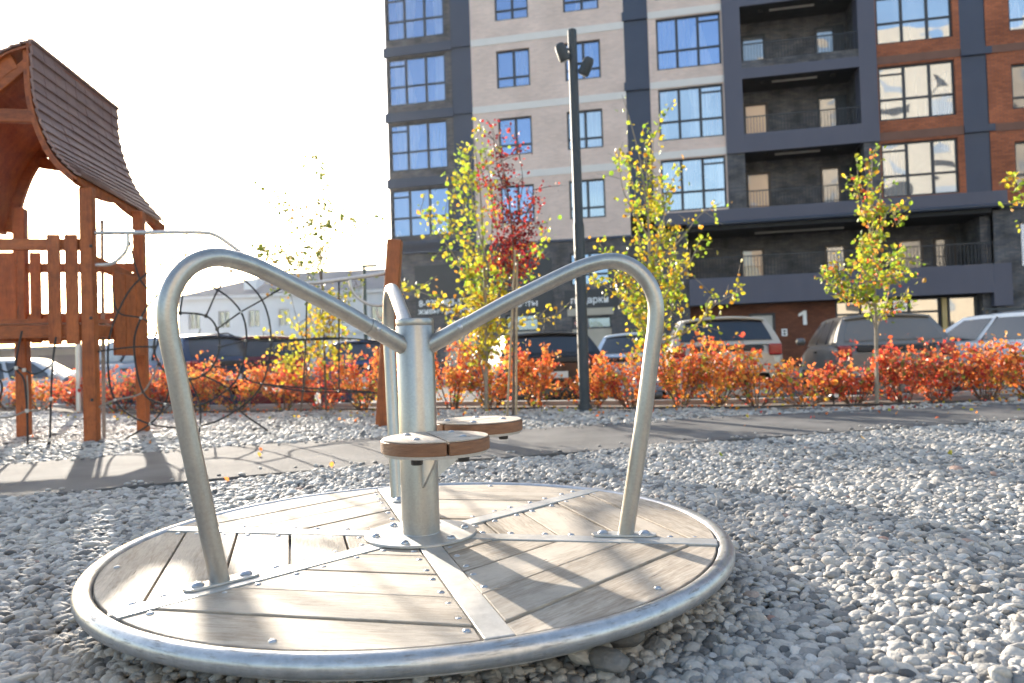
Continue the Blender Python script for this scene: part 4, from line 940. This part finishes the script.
RE = [((.62, .12, .045), 4), ((.46, .05, .04), 2.2), ((.70, .22, .08), 2.5), ((.62, .32, .12), .8), ((.2, .24, .05), .9), ((.3, .1, .07), .8)]
GO = [((.72, .32, .06), 3), ((.7, .2, .06), 4), ((.66, .42, .07), .9), ((.62, .1, .06), 1.4), ((.26, .32, .05), 1)]
def pick(pal): return random.choices([p[0] for p in pal], [p[1] for p in pal])[0]
def tree(name, label, Y, trunk, branches, pal, lsize, dens, spread, bark=BARK, tr=.022, stakes=(), tone=None, dj=.35, base_y=None, palfn=None, lm=None):
    dens *= 1.0; lsize *= 1.1
    """trunk / branches: pixel polylines, given their own depth around Y"""
    b0 = at(*trunk[0], Y); base = Vector((b0.x, b0.y, -.03))
    o = thing(name, label, 'tree', tuple(base), 0, 'young trees planted along the hedge' if name == 'young_tree' else None); TP = [Vector((b0.x, b0.y, -.03))] + [at(*p, Y) for p in trunk[1:]]
    tp = spline(TP, 4); n = len(tp); m = MB(); m.tube(tp, [tr*(1-.8*i/(n-1)) for i in range(n)], 8); m.build('trunk', bark, o, smooth=True)
    mb = MB(); ml = MB()
    def leaves(P, d, sp, f0=0.0):
        for a, b in zip(P, P[1:]):
            L_ = (b-a).length; k = np.random.poisson(L_*d) if False else int(L_*d+random.random())
            for _ in range(k):
                q = a+(b-a)*random.random()+Vector((random.gauss(0, sp), random.gauss(0, sp), random.gauss(0, sp*.9)))
                pl = palfn(q, base) if palfn else pal
                leaf(ml, q, lsize*random.uniform(.65, 1.25), pick(pl))
    for br in branches:
        pts_, dn, sp = br; dd = random.uniform(-dj, dj); k = len(pts_)-1
        P = spline([at(*p, Y+dd*(i/k)) for i, p in enumerate(pts_)], 5)
        n = len(P); mb.tube(P, [tr*.42*(1-.75*i/(n-1)) for i in range(n)], 6); leaves(P[n//6:], dens*dn, spread*sp)
        # side twigs
        for _ in range(int(6*dn+1)):
            i = random.randrange(n//4, n); q = P[i]+Vector((random.gauss(0, .16), random.gauss(0, .16), random.gauss(.05, .13))); mb.tube([P[i], (P[i]+q)/2+Vector((0, 0, .01)), q], [.005, .004, .002], 5); leaves([P[i], q], dens*.5*dn, spread*.7*sp)
    mb.build('branches', bark, o, smooth=True); ml.build('crown', lm or LEAF, o, fixn=False)
    for (x0, y0, x1, y1) in stakes:
        a = at(x0, y0, Y-.15); a = Vector((a.x, a.y, -.05)); b = at(x1, y1, Y-.08); m = MB(); m.tube([a, b], .013, 8); m.build('stake', STAKE, o, smooth=True)
    return o
tree('young_tree', 'young yellow and lime leaved tree left of the red one', 9.3, [(486, 405), (486, 330), (484, 260), (480, 190), (474, 140)],
     [([(486, 330), (455, 312), (430, 296), (408, 288)], 1.1, .8), ([(486, 320), (462, 270), (440, 235), (420, 212)], 1.0, .9), ([(485, 300), (470, 240), (462, 200), (455, 170)], 1.5, 1), ([(485, 290), (492, 230), (490, 180), (480, 130)], 1.3, 1),
      ([(486, 330), (505, 280), (530, 250), (548, 230)], .9, .8), ([(486, 345), (520, 322), (548, 318), (560, 312)], .7, .7), ([(486, 260), (474, 210), (470, 170), (466, 148)], 1.3, 1), ([(486, 360), (478, 320), (470, 290), (468, 270)], 2.2, 1.1), ([(486, 370), (492, 330), (496, 290), (500, 260)], 2.2, 1.2),
      ([(486, 360), (465, 345), (450, 330), (436, 330)], .7, .8), ([(486, 385), (480, 350), (485, 310), (480, 270)], 2.4, 1.2), ([(484, 310), (505, 300), (520, 285), (536, 262)], .8, .9), ([(482, 250), (455, 235), (445, 220), (432, 232)], .8, .8)],
     YG, .058, 48, .085, tr=.026, palfn=lambda q, b: YL if q.z < 1.5 or random.random() < .25 else YG)
tree('young_maple', 'slender young tree with dark red leaves tied to wooden stakes', 8.5, [(513, 415), (514, 330), (514, 260), (507, 190), (492, 125)],
     [([(514, 285), (500, 250), (495, 215), (488, 180)], 1.3, .9), ([(514, 285), (526, 250), (530, 215), (533, 190)], 1.3, .9), ([(514, 270), (512, 230), (508, 190), (500, 150)], 1.8, .9), ([(512, 230), (522, 190), (520, 160), (508, 125)], .9, .8),
      ([(508, 200), (498, 170), (494, 140), (489, 120)], 1.0, .7), ([(514, 290), (505, 268), (500, 245), (512, 225)], 2.2, 1), ([(514, 290), (522, 268), (530, 250), (522, 235)], 2.2, 1), ([(508, 210), (488, 190), (482, 172), (478, 160)], .8, .8), ([(514, 280), (510, 260), (516, 240), (514, 215)], 2.4, 1.1), ([(512, 240), (528, 225), (534, 205), (536, 196)], 1.2, .9)],
     RD, .04, 40, .07, bark=BARKD, tr=.017, stakes=((507, 418, 515, 250), (516, 418, 517, 262)), dj=.2)
tree('young_tree', 'young golden green tree behind the right handrail beside the lamp post', 9.0, [(652, 405), (652, 340), (650, 280), (648, 215), (646, 150)],
     [([(651, 330), (630, 290), (612, 262), (596, 238)], 1.0, .8), ([(651, 320), (672, 285), (690, 262), (702, 235)], 1.1, .9), ([(651, 300), (640, 250), (636, 200), (628, 160)], 1.3, .9), ([(650, 280), (662, 230), (668, 190), (682, 165)], 1.2, .9), ([(650, 250), (648, 200), (652, 170), (654, 130)], 1.4, .9),
      ([(652, 345), (690, 330), (715, 305), (742, 290)], .8, .7), ([(652, 345), (632, 312), (610, 290), (588, 274)], .9, .7), ([(650, 270), (680, 240), (700, 215), (722, 202)], .55, .7), ([(652, 375), (648, 340), (655, 300), (648, 270)], 2.3, 1.3), ([(652, 365), (640, 320), (634, 290), (628, 268)], 2.0, 1.2), ([(652, 355), (668, 320), (676, 290), (678, 262)], 2.0, 1.1),
      ([(650, 240), (630, 205), (622, 185), (618, 150)], .4, .7), ([(646, 200), (640, 160), (630, 120), (622, 95)], .3, .6), ([(651, 300), (655, 260), (660, 230), (655, 200)], 1.8, 1.1), ([(652, 350), (700, 322), (708, 300), (716, 296)], .5, .6)],
     YG, .056, 46, .085, tr=.028, palfn=lambda q, b: YL if random.random() < .45 else YG)
tree('young_tree', 'narrow young tree with pale trunk rising in front of the dusty crossover', 8.2, [(877, 405), (876, 330), (874, 270), (873, 220), (871, 155)],
     [([(876, 330), (868, 300), (866, 270), (862, 240)], 2.0, .8), ([(876, 330), (886, 305), (890, 280), (892, 255)], 1.8, .8), ([(875, 300), (872, 260), (876, 230), (880, 205)], 2.0, .7), ([(875, 290), (850, 288), (838, 278), (826, 270)], 1.6, .6), ([(875, 305), (855, 300), (842, 298), (836, 288)], 1.4, .6), ([(873, 240), (866, 215), (860, 195), (856, 180)], 1.2, .7), ([(873, 240), (884, 220), (890, 205), (896, 225)], 1.1, .7), ([(872, 210), (868, 190), (872, 170), (872, 152)], 1.1, .6), ([(875, 270), (900, 258), (915, 262), (930, 264)], .3, .5), ([(876, 320), (893, 310), (900, 300), (905, 308)], .9, .7)],
     YG, .05, 52, .065, tr=.024, palfn=lambda q, b: GO if random.random() < .15 else YG)
tree('young_tree', 'young tree at the right edge with one leafy twig in view', 8.0, [(1075, 405), (1075, 300), (1072, 220), (1070, 150)],
     [([(1073, 240), (1045, 215), (1025, 198), (1008, 178)], 1.3, .7), ([(1073, 260), (1090, 215), (1100, 180)], 1.3, 1), ([(1072, 240), (1068, 190), (1062, 150)], 1.5, 1)], YG, .05, 50, .07, tr=.024)
tree('young_tree', 'thin sparse young tree against the white sky behind the left handrail', 10.2, [(326, 405), (324, 340), (322, 290), (320, 230), (318, 158)],
     [([(323, 300), (300, 262), (285, 255), (262, 252)], .8, .8), ([(322, 275), (302, 240), (288, 215), (270, 205)], .6, .7), ([(321, 240), (300, 215), (280, 200), (250, 180)], .45, .6), ([(322, 260), (335, 230), (345, 215), (352, 235)], .6, .9), ([(321, 230), (322, 200), (322, 175), (318, 150)], .5, .6), ([(323, 290), (318, 260), (322, 235), (326, 210)], 1.2, .9), ([(324, 320), (310, 290), (290, 285), (270, 290)], .6, 1), ([(324, 330), (340, 300), (352, 290), (362, 285)], .5, 1), ([(322, 270), (300, 265), (282, 262), (246, 246)], .6, .7)],
     GR, .054, 95, .1, bark=BARKD, tr=.02, dj=.5, lm=LEAFT)
tree('yellow_sapling', 'low yellow leaved sapling rising from the hedge beyond the rope net', 9.9, [(300, 410), (305, 380), (312, 350), (318, 318)],
     [([(305, 385), (290, 365), (285, 350), (280, 340)], 1.6, 1.3), ([(308, 375), (322, 350), (330, 330), (325, 305)], 2.2, 1.3), ([(310, 370), (305, 340), (318, 320), (330, 300)], 1.6, 1.3), ([(306, 380), (318, 372), (336, 360), (342, 340)], 1.2, 1.2), ([(310, 360), (300, 330), (292, 300), (290, 286)], .6, 1.1)], YL, .055, 42, .1, bark=BARKD, tr=.014)
tree('birch', 'small distant tree with yellow leaves beyond the play tower', 32, [(128, 366), (128, 340), (128, 300), (127, 250)],
     [([(128, 350), (120, 320), (116, 300), (112, 290)], 1, 2.5), ([(128, 345), (136, 315), (140, 290), (142, 280)], 1, 2.5), ([(128, 330), (128, 290), (126, 260), (128, 245)], 1, 2.5)], GR, .1, 12, .22, bark=BARKD, tr=.07, dj=.8, lm=LEAFT)
# ------------------------------------------------------------------ hedge shrubs, one by one
def shrub(label, x, y, h, wd, pal, n, pal2=None):
    z0 = -.02; o = thing('shrub', label, 'shrub', (x, y, z0), 0, 'autumn shrubs of the low hedge')
    ms = MB(); ml = MB()
    ns = int(20+random.random()*7); tips = []
    for k in range(ns):
        a = random.uniform(0, 2*pi); rr = wd*random.uniform(.1, .58); hh = h*random.choice((random.uniform(.4, .8), random.uniform(.6, .98), random.uniform(.9, 1.17)))*(1-.3*(rr/wd)**2)
        p0 = Vector((x+math.cos(a)*.06, y+math.sin(a)*.05, z0)); p2 = Vector((x+math.cos(a)*rr, y+math.sin(a)*rr*.8, z0+hh)); p1 = (p0+p2)/2+Vector((math.cos(a)*rr*.15, math.sin(a)*rr*.15, hh*.12))
        P = spline([p0, p1, p2], 5); q = len(P); ms.tube(P, [.006*(1-.7*i/q) for i in range(q)], 5, caps=False); tips.append(P)
        for _ in range(4):
            i = random.randrange(3, q); e = P[i]+Vector((random.gauss(0, .1), random.gauss(0, .1), random.uniform(.02, .16))); ms.tube([P[i], e], [.0035, .0018], 4, caps=False); tips.append([P[i], (P[i]+e)/2, e])
    lens = [sum((b-a).length for a, b in zip(P, P[1:])) for P in tips]
    for _ in range(n):
        P = random.choices(tips, lens)[0]; t = random.random()**.6*(len(P)-1.001); i = int(t); q = P[i]+(P[i+1]-P[i])*(t-i)
        q = q+Vector((random.gauss(0, .03), random.gauss(0, .03), random.gauss(0, .026)))
        if q.z < z0+.04: continue
        pl = pal2 if (pal2 and q.z < z0+h*random.uniform(.25, .6)) else pal
        leaf(ml, q, random.choice((.028, .036, .045, .055, .066))*random.uniform(.85, 1.15), pick(pl))
    ms.build('stems', BARKD, o, fixn=False); ml.build('foliage', LEAFD, o, fixn=False); return o
HED = [(-12, OR, .7, 'first shrub past the left frame edge, pale orange and thin'), (2, OR, .62, 'thin orange pink shrub at the left picture edge under the tower deck'), (44, OR, .66, 'orange pink shrub in front of the silver sedan'), (88, RE, .62, 'sparse reddish shrub hidden behind the tower front post'),
       (122, RE, .72, 'dark red shrub between the two right tower posts'), (160, RE, .75, 'red shrub behind the left part of the rope web'), (200, OR, .78, 'bright orange red shrub seen through the middle of the rope web'), (240, OR, .78, 'coral red shrub just below the maroon car'), (280, OR, .74, 'orange red shrub with dark centre right of the maroon car'),
       (322, RE, .72, 'dusky red shrub at the foot of the yellow sapling'), (362, OR, .8, 'orange shrub under the blue car beside the leaning post'), (408, OR, .8, 'salmon orange shrub behind the roundabout centre post'), (452, OR, .84, 'tall orange shrub just right of the centre post'), (492, GO, .8, 'orange gold shrub beneath the lime leaved tree'), (535, OR, .9, 'tall flame orange shrub between red maple and lamp post'),
       (592, OR, .62, 'orange shrub close beside the lamp post foot'), (632, OR, .7, 'pink orange shrub in front of the pale blue hatchback'), (682, GO, .78, 'golden orange shrub at the left end of the beige SUV'), (722, GO, .88, 'bushy orange gold shrub in front of the beige SUV'), (760, GO, .66, 'orange gold shrub trailing toward the dusty crossover'),
       (806, GO, .36, 'small low gold shrub in the gap between beige SUV and crossover'), (860, RE, .72, 'dark red shrub below the crossover tail lamp'), (900, RE, .74, 'crimson shrub right of the narrow pale trunk'), (942, RE, .78, 'red orange shrub between crossover and white sedan'), (985, OR, .84, 'bright orange red shrub in front of the white sedan'), (1030, OR, .82, 'orange shrub cut by the right picture edge')]
for px, pal, h, lb in HED:
    # foot of the shrub on the bed line at that column
    lo, hi = 6.0, 15.0
    for _ in range(40):
        md = (lo+hi)/2; g = at(px, 400, md)
        if md < lerp_y(HB, g.x)+.28: lo = md
        else: hi = md
    g = at(px, 405, lo); pal2 = GO if (pal is OR or pal is GO) and random.random() < .7 else (RE if pal is RE else None)
    shrub(lb, g.x, lo+random.uniform(-.12, .3), h*random.uniform(.88, 1.12)*(.8 if px > 840 else .93), 1.0 if px > 400 else 1.2, pal, int(900*h/.75), pal2)
# drip hose along the bed
m = MB(); hx = np.linspace(-6, 6.5, 40); m.tube([(x, lerp_y(HB, x)-.06+.04*math.sin(x*2.3), .015) for x in hx], .012, 7)
tag(m.build('drip_hose', BLACKP, None, smooth=True), 'thin black irrigation hose lying along the front of the hedge', 'hose')
g = ground(832, 404); fl_ = thing('garden_spotlight', 'small black garden spotlight on a spike at the hedge edge', 'garden light', (g.x, g.y-.05, 0))
m = MB(); m.tube([(g.x, g.y-.05, -.02), (g.x, g.y-.05, .07)], .01, 8); m.build('spike', BLACKP, fl_)
m = MB(); m.lathe((g.x, g.y-.05, .09), [(.03, -.05), (.042, -.045), (.045, .04), (.03, .05)], 14, axis=(.2, -.9, .35)); hd_ = m.build('lamp_housing', BLACKP, fl_, smooth=True)
m = MB(); m.lathe(Vector((g.x, g.y-.05, .09))+Vector((.2, -.9, .35)).normalized()*.052, [(.03, 0), (.028, .004)], 14, axis=(.2, -.9, .35)); m.build('lens', WHT, hd_)
# fallen leaves
m = MB()
for _ in range(438):
    x = random.uniform(-7, 6); y = lerp_y(HB, x)+random.choice((random.gauss(-.1, .25), random.gauss(-.6, .6))) if _ < 420 else random.uniform(3.2, 7.5)
    m_z = .02+gz(x, y)
    n_ = len(m.v); leaf(m, (x, y, m_z), .04, pick(OR if random.random() < .7 else YL))
tag(m.build('fallen_leaves', LEAF, None, fixn=False), 'scattered orange leaves fallen along the foot of the hedge', 'leaves', kind='stuff')
# ------------------------------------------------------------------ parked cars
TYRE = pm('tyre_rubber', (.02, .02, .02), (.03, .03, .03), 12, .85); RIM = pm('alloy', (.45, .45, .46), (.55, .55, .56), 8, .3, metal=.8)
CG = glass('car_glass', (.01, .011, .013), .02, .0, rough=.05); CGD = glass('dusty_car_glass', (.16, .13, .095), .03, .0, rough=.15)
TAIL = pm('tail_lamp_red', (.35, .012, .015), (.28, .01, .012), 9, .2, coat=.5); HEADL = pm('lamp_clear', (.6, .6, .6), (.7, .7, .7), 9, .15); PLATE = pm('number_plate', (.68, .68, .66), (.72, .72, .7), 9, .5)
TRIM = pm('black_trim', (.02, .02, .022), (.028, .028, .03), 9, .55)
def paint(name, c, rough=.3, dust=0, metal=.3):
    d = (.30, .26, .2); c2 = tuple(a*(1-dust*.9)+b*dust*.9 for a, b in zip(c, d)); c1 = tuple(a*(1-dust*.5)+b*dust*.5 for a, b in zip(c, d))
    return pm(name, c1, c2, 1.6, rough+dust*.3, metal=metal*(1-dust), coat=.7*(1-dust), spec=.5)
def car(name, label, cat, px, Y, heading, kind, mat, L=4.4, W=1.8, H=1.6, glassm=None, rails=False, bars=False, trim=None, z0=-.42, zoff=0):
    gm = glassm or CG; g = at(px, 380, Y)
    o = thing(name, label, cat, (g.x, g.y, z0), heading, 'cars parked behind the hedge', world=False)            # local: +y is the nose
    hw = W/2; belt = {'suv': .69, 'hatch': .66, 'sedan': .62}[kind]*H + .04; low = .2*H/1.6
    hood = .70 if kind != 'sedan' else .72
    # lower body: stations from tail (-L/2) to nose
    st = [(-L/2, .42*H, belt-.16, .80), (-L/2+.06, .26*H, belt-.05, .92), (-L/2+.35, low, belt, 1), (-.6, low, belt+.01, 1), (L*.16, low, belt, 1), (L*.24, low, belt-.03, .99), (L/2-.5, low, belt-.13, .97), (L/2-.12, .22*H, belt-.27, .9), (L/2, .34*H, belt-.36, .78)]
    if kind == 'sedan': st = [(-L/2, .40*H, belt-.12, .80), (-L/2+.06, .26*H, belt-.02, .92), (-L/2+.3, low, belt, .98)] + [(-L/2+.8, low, belt+.01, 1)] + st[3:]
    rows_ = []
    for (y, zl, zb, k) in st:
        w_ = hw*k; zm = zl+(zb-zl)*.55
        prof = [(-w_*.86, zl), (-w_*.97, zl+.08), (-w_, zm), (-w_*.985, zb-.1), (-w_*.93, zb-.02), (-w_*.7, zb+.012), (0, zb+.03)]
        prof = prof + [(-a, b) for a, b in prof[-2::-1]]
        rows_.append([Vector((a, y, b)) for a, b in prof])
    m = MB(); m.grid(rows_); n = len(rows_[0])
    m.add(rows_[0], [tuple(range(n))]); m.add(rows_[-1], [tuple(range(n))[::-1]])
    body = m.build('body', mat, o, smooth=True, sharp=50)
    # greenhouse
    yb0 = {'suv': -L/2+.10, 'hatch': -L/2+.12, 'sedan': -L/2+.62}[kind]; yr0 = {'suv': -L/2+.42, 'hatch': -L/2+.62, 'sedan': -L/2+1.25}[kind]
    yb1 = L*.25; yr1 = L*.25-.72 if kind != 'suv' else L*.25-.62
    bw = hw*.93; rw = hw*.72; zr = H-.02; bz = belt-.02
    def gp(u, v, side):        # u along (0 rear..1 front), v up
        y0 = yb0+(yr0-yb0)*v; y1 = yb1+(yr1-yb1)*v; bow = .05*math.sin(pi*v*.5)
        return Vector((side*(bw+(rw-bw)*v**1.3+.0), y0+(y1-y0)*u, bz+(zr-bz)*v-.035*abs(2*u-1)**2.5*v))
    us = np.linspace(0, 1, 9); vs = np.linspace(0, 1, 5)
    m = MB()
    for sd_ in (-1, 1): m.grid([[gp(u, v, sd_) for u in us] for v in vs])
    ts = np.linspace(-1, 1, 9)
    def crown(u, v, t):
        p = gp(u, v, 1); return Vector((p.x*t, p.y + (-.09 if u < .5 else .12)*(1-t*t)*(1-v*.5), p.z+.05*(1-t*t)*v))
    for u in (0, 1): m.grid([[crown(u, v, t) for t in ts] for v in vs])
    m.grid([[Vector((gp(u, 1, 1).x*t, gp(u, 1, 1).y + ((-.045 if u < .5 else .06)*(1-t*t) if u in (0, 1) else 0), gp(u, 1, 1).z+.05*(1-t*t))) for t in ts] for u in us])
    import bmesh
    cab = m.build('cabin', mat, o, smooth=True, sharp=38)
    # windows
    def pane(name, q, nrm, mt=gm, par=cab, th=.012):
        mm = MB(); mm.grid([[p+nrm*th for p in row] for row in q]); return mm.build(name, mt, par, smooth=True)
    cuts = {'suv': [(.05, .27), (.31, .60), (.64, .93)], 'hatch': [(.09, .28), (.32, .62), (.66, .93)], 'sedan': [(.08, .2), (.24, .56), (.6, .93)]}[kind]
    for sd_ in (-1, 1):
        for a, b in cuts:
            q = [[gp(a+(b-a)*uu+(.0), v, sd_) for uu in np.linspace(0, 1, 4)] for v in np.linspace(.1, .86, 4)]
            pane('side_window', q, Vector((sd_, 0, .3)).normalized())
        mm = MB()
        for u in (.295, .62): mm.tube([gp(u, .08, sd_)+Vector((sd_*.012, 0, 0)), gp(u, .9, sd_)+Vector((sd_*.012, 0, 0))], .012, 6)
        mm.build('window_trim', trim or TRIM, cab)
    q = [[crown(0, v, t) for t in np.linspace(-.86, .86, 7)] for v in np.linspace(.14, .88, 4)]; pane('rear_window', q, Vector((0, -.8, .5)).normalized())
    q = [[crown(1, v, t) for t in np.linspace(-.9, .9, 7)] for v in np.linspace(.06, .92, 4)]; pane('windscreen', q, Vector((0, .7, .7)).normalized())
    if kind != 'sedan':
        m = MB(); p = gp(0, 1, 1); m.grid([[Vector((p.x*t*.96, p.y-.10-.05*(1-t*t), p.z-.01+.05*(1-t*t))) for t in ts], [Vector((p.x*t, p.y+.12, p.z+.012+.05*(1-t*t))) for t in ts]]); s = m.build('spoiler', mat, cab, smooth=True); s.modifiers.new('s', 'SOLIDIFY').thickness = .035
    # lights, plate, bumper
    for sd_ in (-1, 1):
        m = MB(); m.box((sd_*hw*.81, -L/2+.03, belt-.11), (hw*.22, .13, .19 if kind != 'sedan' else .17)); m.build('tail_light', TAIL, o, bevel=.03)
        m = MB(); m.box((sd_*hw*.68, L/2-.12, belt-.42), (hw*.42, .2, .15)); m.build('headlight', HEADL, o, bevel=.03)
        m = MB(); m.lathe((sd_*(hw+.09), L*.19, belt+.09), [(.02, -.1), (.07, -.07), (.08, 0), (.07, .07), (.02, .09)], 10, axis=(1, 0, 0)); m.build('wing_mirror', mat, o, smooth=True)
        m = MB(); m.box((sd_*(hw+.003), -.35, belt-.13), (.03, .2, .035)); m.build('door_handle', trim or TRIM, o)
    m = MB(); m.box((0, -L/2-.015, belt-.34), (.52, .03, .115)); m.build('number_plate', PLATE, o)
    m = MB(); m.box((0, -L/2+.02, .42), (W*.86, .22, .24)); m.build('bumper', trim or mat, o, bevel=.05)
    m = MB(); m.box((0, -L/2+.03, belt-.08), (W*.62, .1, .09)); m.build('tailgate_trim', trim or TRIM, o, bevel=.02)
    # wheels
    rw_ = .335 if kind == 'suv' else .31
    for sd_ in (-1, 1):
        for y in (-L/2+.82, L/2-.86):
            m = MB(); m.lathe((sd_*(hw-.2), y, rw_), [(rw_*.6, 0), (rw_*.93, .01), (rw_, .04), (rw_, .17), (rw_*.93, .205), (rw_*.62, .212)], 24, axis=(sd_, 0, 0)); wh_ = m.build('wheel', TYRE, o, smooth=True)
            m = MB(); m.lathe((sd_*(hw-.2), y, rw_), [(rw_*.6, .19), (rw_*.62, .216), (rw_*.5, .205), (rw_*.15, .2), (rw_*.12, .215)], 20, axis=(sd_, 0, 0)); m.build('rim', RIM, wh_, smooth=True)
    if rails:
        for sd_ in (-1, 1):
            m = MB(); m.tube([gp(.12, 1, sd_)*1+Vector((-.0, 0, .02)), gp(.2, 1, sd_)+Vector((0, 0, .075)), gp(.8, 1, sd_)+Vector((0, 0, .075)), gp(.9, 1, sd_)+Vector((0, 0, .02))], .018, 8); m.build('roof_rail', trim or TRIM, o, smooth=True)
    if bars:
        for u in (.35, .75):
            m = MB(); p = gp(u, 1, 1); m.box((0, p.y, p.z+.1), (p.x*2.3, .05, .035)); m.box((p.x*.95, p.y, p.z+.05), (.06, .05, .1)); m.box((-p.x*.95, p.y, p.z+.05), (.06, .05, .1)); m.build('roof_bar', TRIM, o)
    m = MB(); m.tube([gp(.2, 1, 0)+Vector((0, 0, .04)), gp(.2, 1, 0)+Vector((0, -.06, .16))], .01, 6); m.build('aerial', TRIM, o)
    return o
SIL = paint('silver_paint', (.45, .47, .5)); DKB = paint('dark_blue_paint', (.015, .035, .09)); MAR = paint('maroon_paint', (.14, .015, .022)); BLU = paint('blue_paint', (.05, .09, .2), metal=.5); BLK = paint('black_paint', (.02, .021, .023)); PBL = paint('pale_blue_paint', (.66, .72, .8), metal=0); BEI_ = paint('beige_dusty_paint', (.5, .46, .39), dust=.15, metal=.1); DUS = paint('dust_grey_paint', (.13, .13, .135), dust=.5); WHC = paint('white_silver_paint', (.72, .74, .77), metal=0)
car('sedan', 'silver sedan parked at the far left behind the tower deck', 'car', 22, 17.0, R(-72), 'sedan', SIL, 4.5, 1.75, 1.40)
car('suv', 'dark blue SUV with roof rails behind the tower posts', 'car', 158, 15.2, R(58), 'suv', DKB, 4.6, 1.85, 1.71, rails=True)
car('suv', 'maroon SUV with wide dark rear window behind the rope web', 'car', 270, 16.6, R(14), 'suv', MAR, 4.5, 1.85, 1.68)
car('hatchback', 'blue hatchback with rounded roof beside the leaning post', 'car', 372, 16.8, R(4), 'hatch', BLU, 4.1, 1.74, 1.54)
car('suv', 'large black SUV parked between the red maple and the lamp post', 'car', 535, 15.2, R(6), 'suv', BLK, 4.8, 1.95, 1.52)
car('hatchback', 'pale blue hatchback beside the right handrail', 'car', 640, 16.6, R(-14), 'hatch', PBL, 4.0, 1.7, 1.50)
car('suv', 'beige dusty SUV parked right of the curved handrail', 'car', 714, 14.4, R(-10), 'suv', BEI_, 4.7, 1.9, 1.66)
car('crossover', 'dust covered dark crossover with red tail lamps behind the narrow tree', 'car', 866, 14.0, R(-14), 'hatch', DUS, 4.5, 1.88, 1.62, glassm=CGD)
car('estate_car', 'white estate car with black roof bars at the right edge', 'car', 1010, 13.2, R(18), 'hatch', WHC, 4.3, 1.72, 1.58, bars=True)
# ------------------------------------------------------------------ lens flare imitated by an added thin haze
hm = bpy.data.materials.new('flare_air'); hm.use_nodes = True; nt = hm.node_tree; nt.nodes.remove(nt.nodes['Principled BSDF'])
pv_ = nt.nodes.new('ShaderNodeVolumePrincipled'); pv_.inputs['Color'].default_value = (.95, .95, .97, 1); pv_.inputs['Density'].default_value = .0002; pv_.inputs['Anisotropy'].default_value = .72
nt.links.new(pv_.outputs[0], nt.nodes['Material Output'].inputs['Volume'])
m = MB(); m.bx(-460, 460, -290, 900, -1.42, 37.5); hz = m.build('flare_haze', hm); tag(hz, 'thin pale haze added over the whole yard to imitate lens flare', 'flare_haze', kind='stuff')
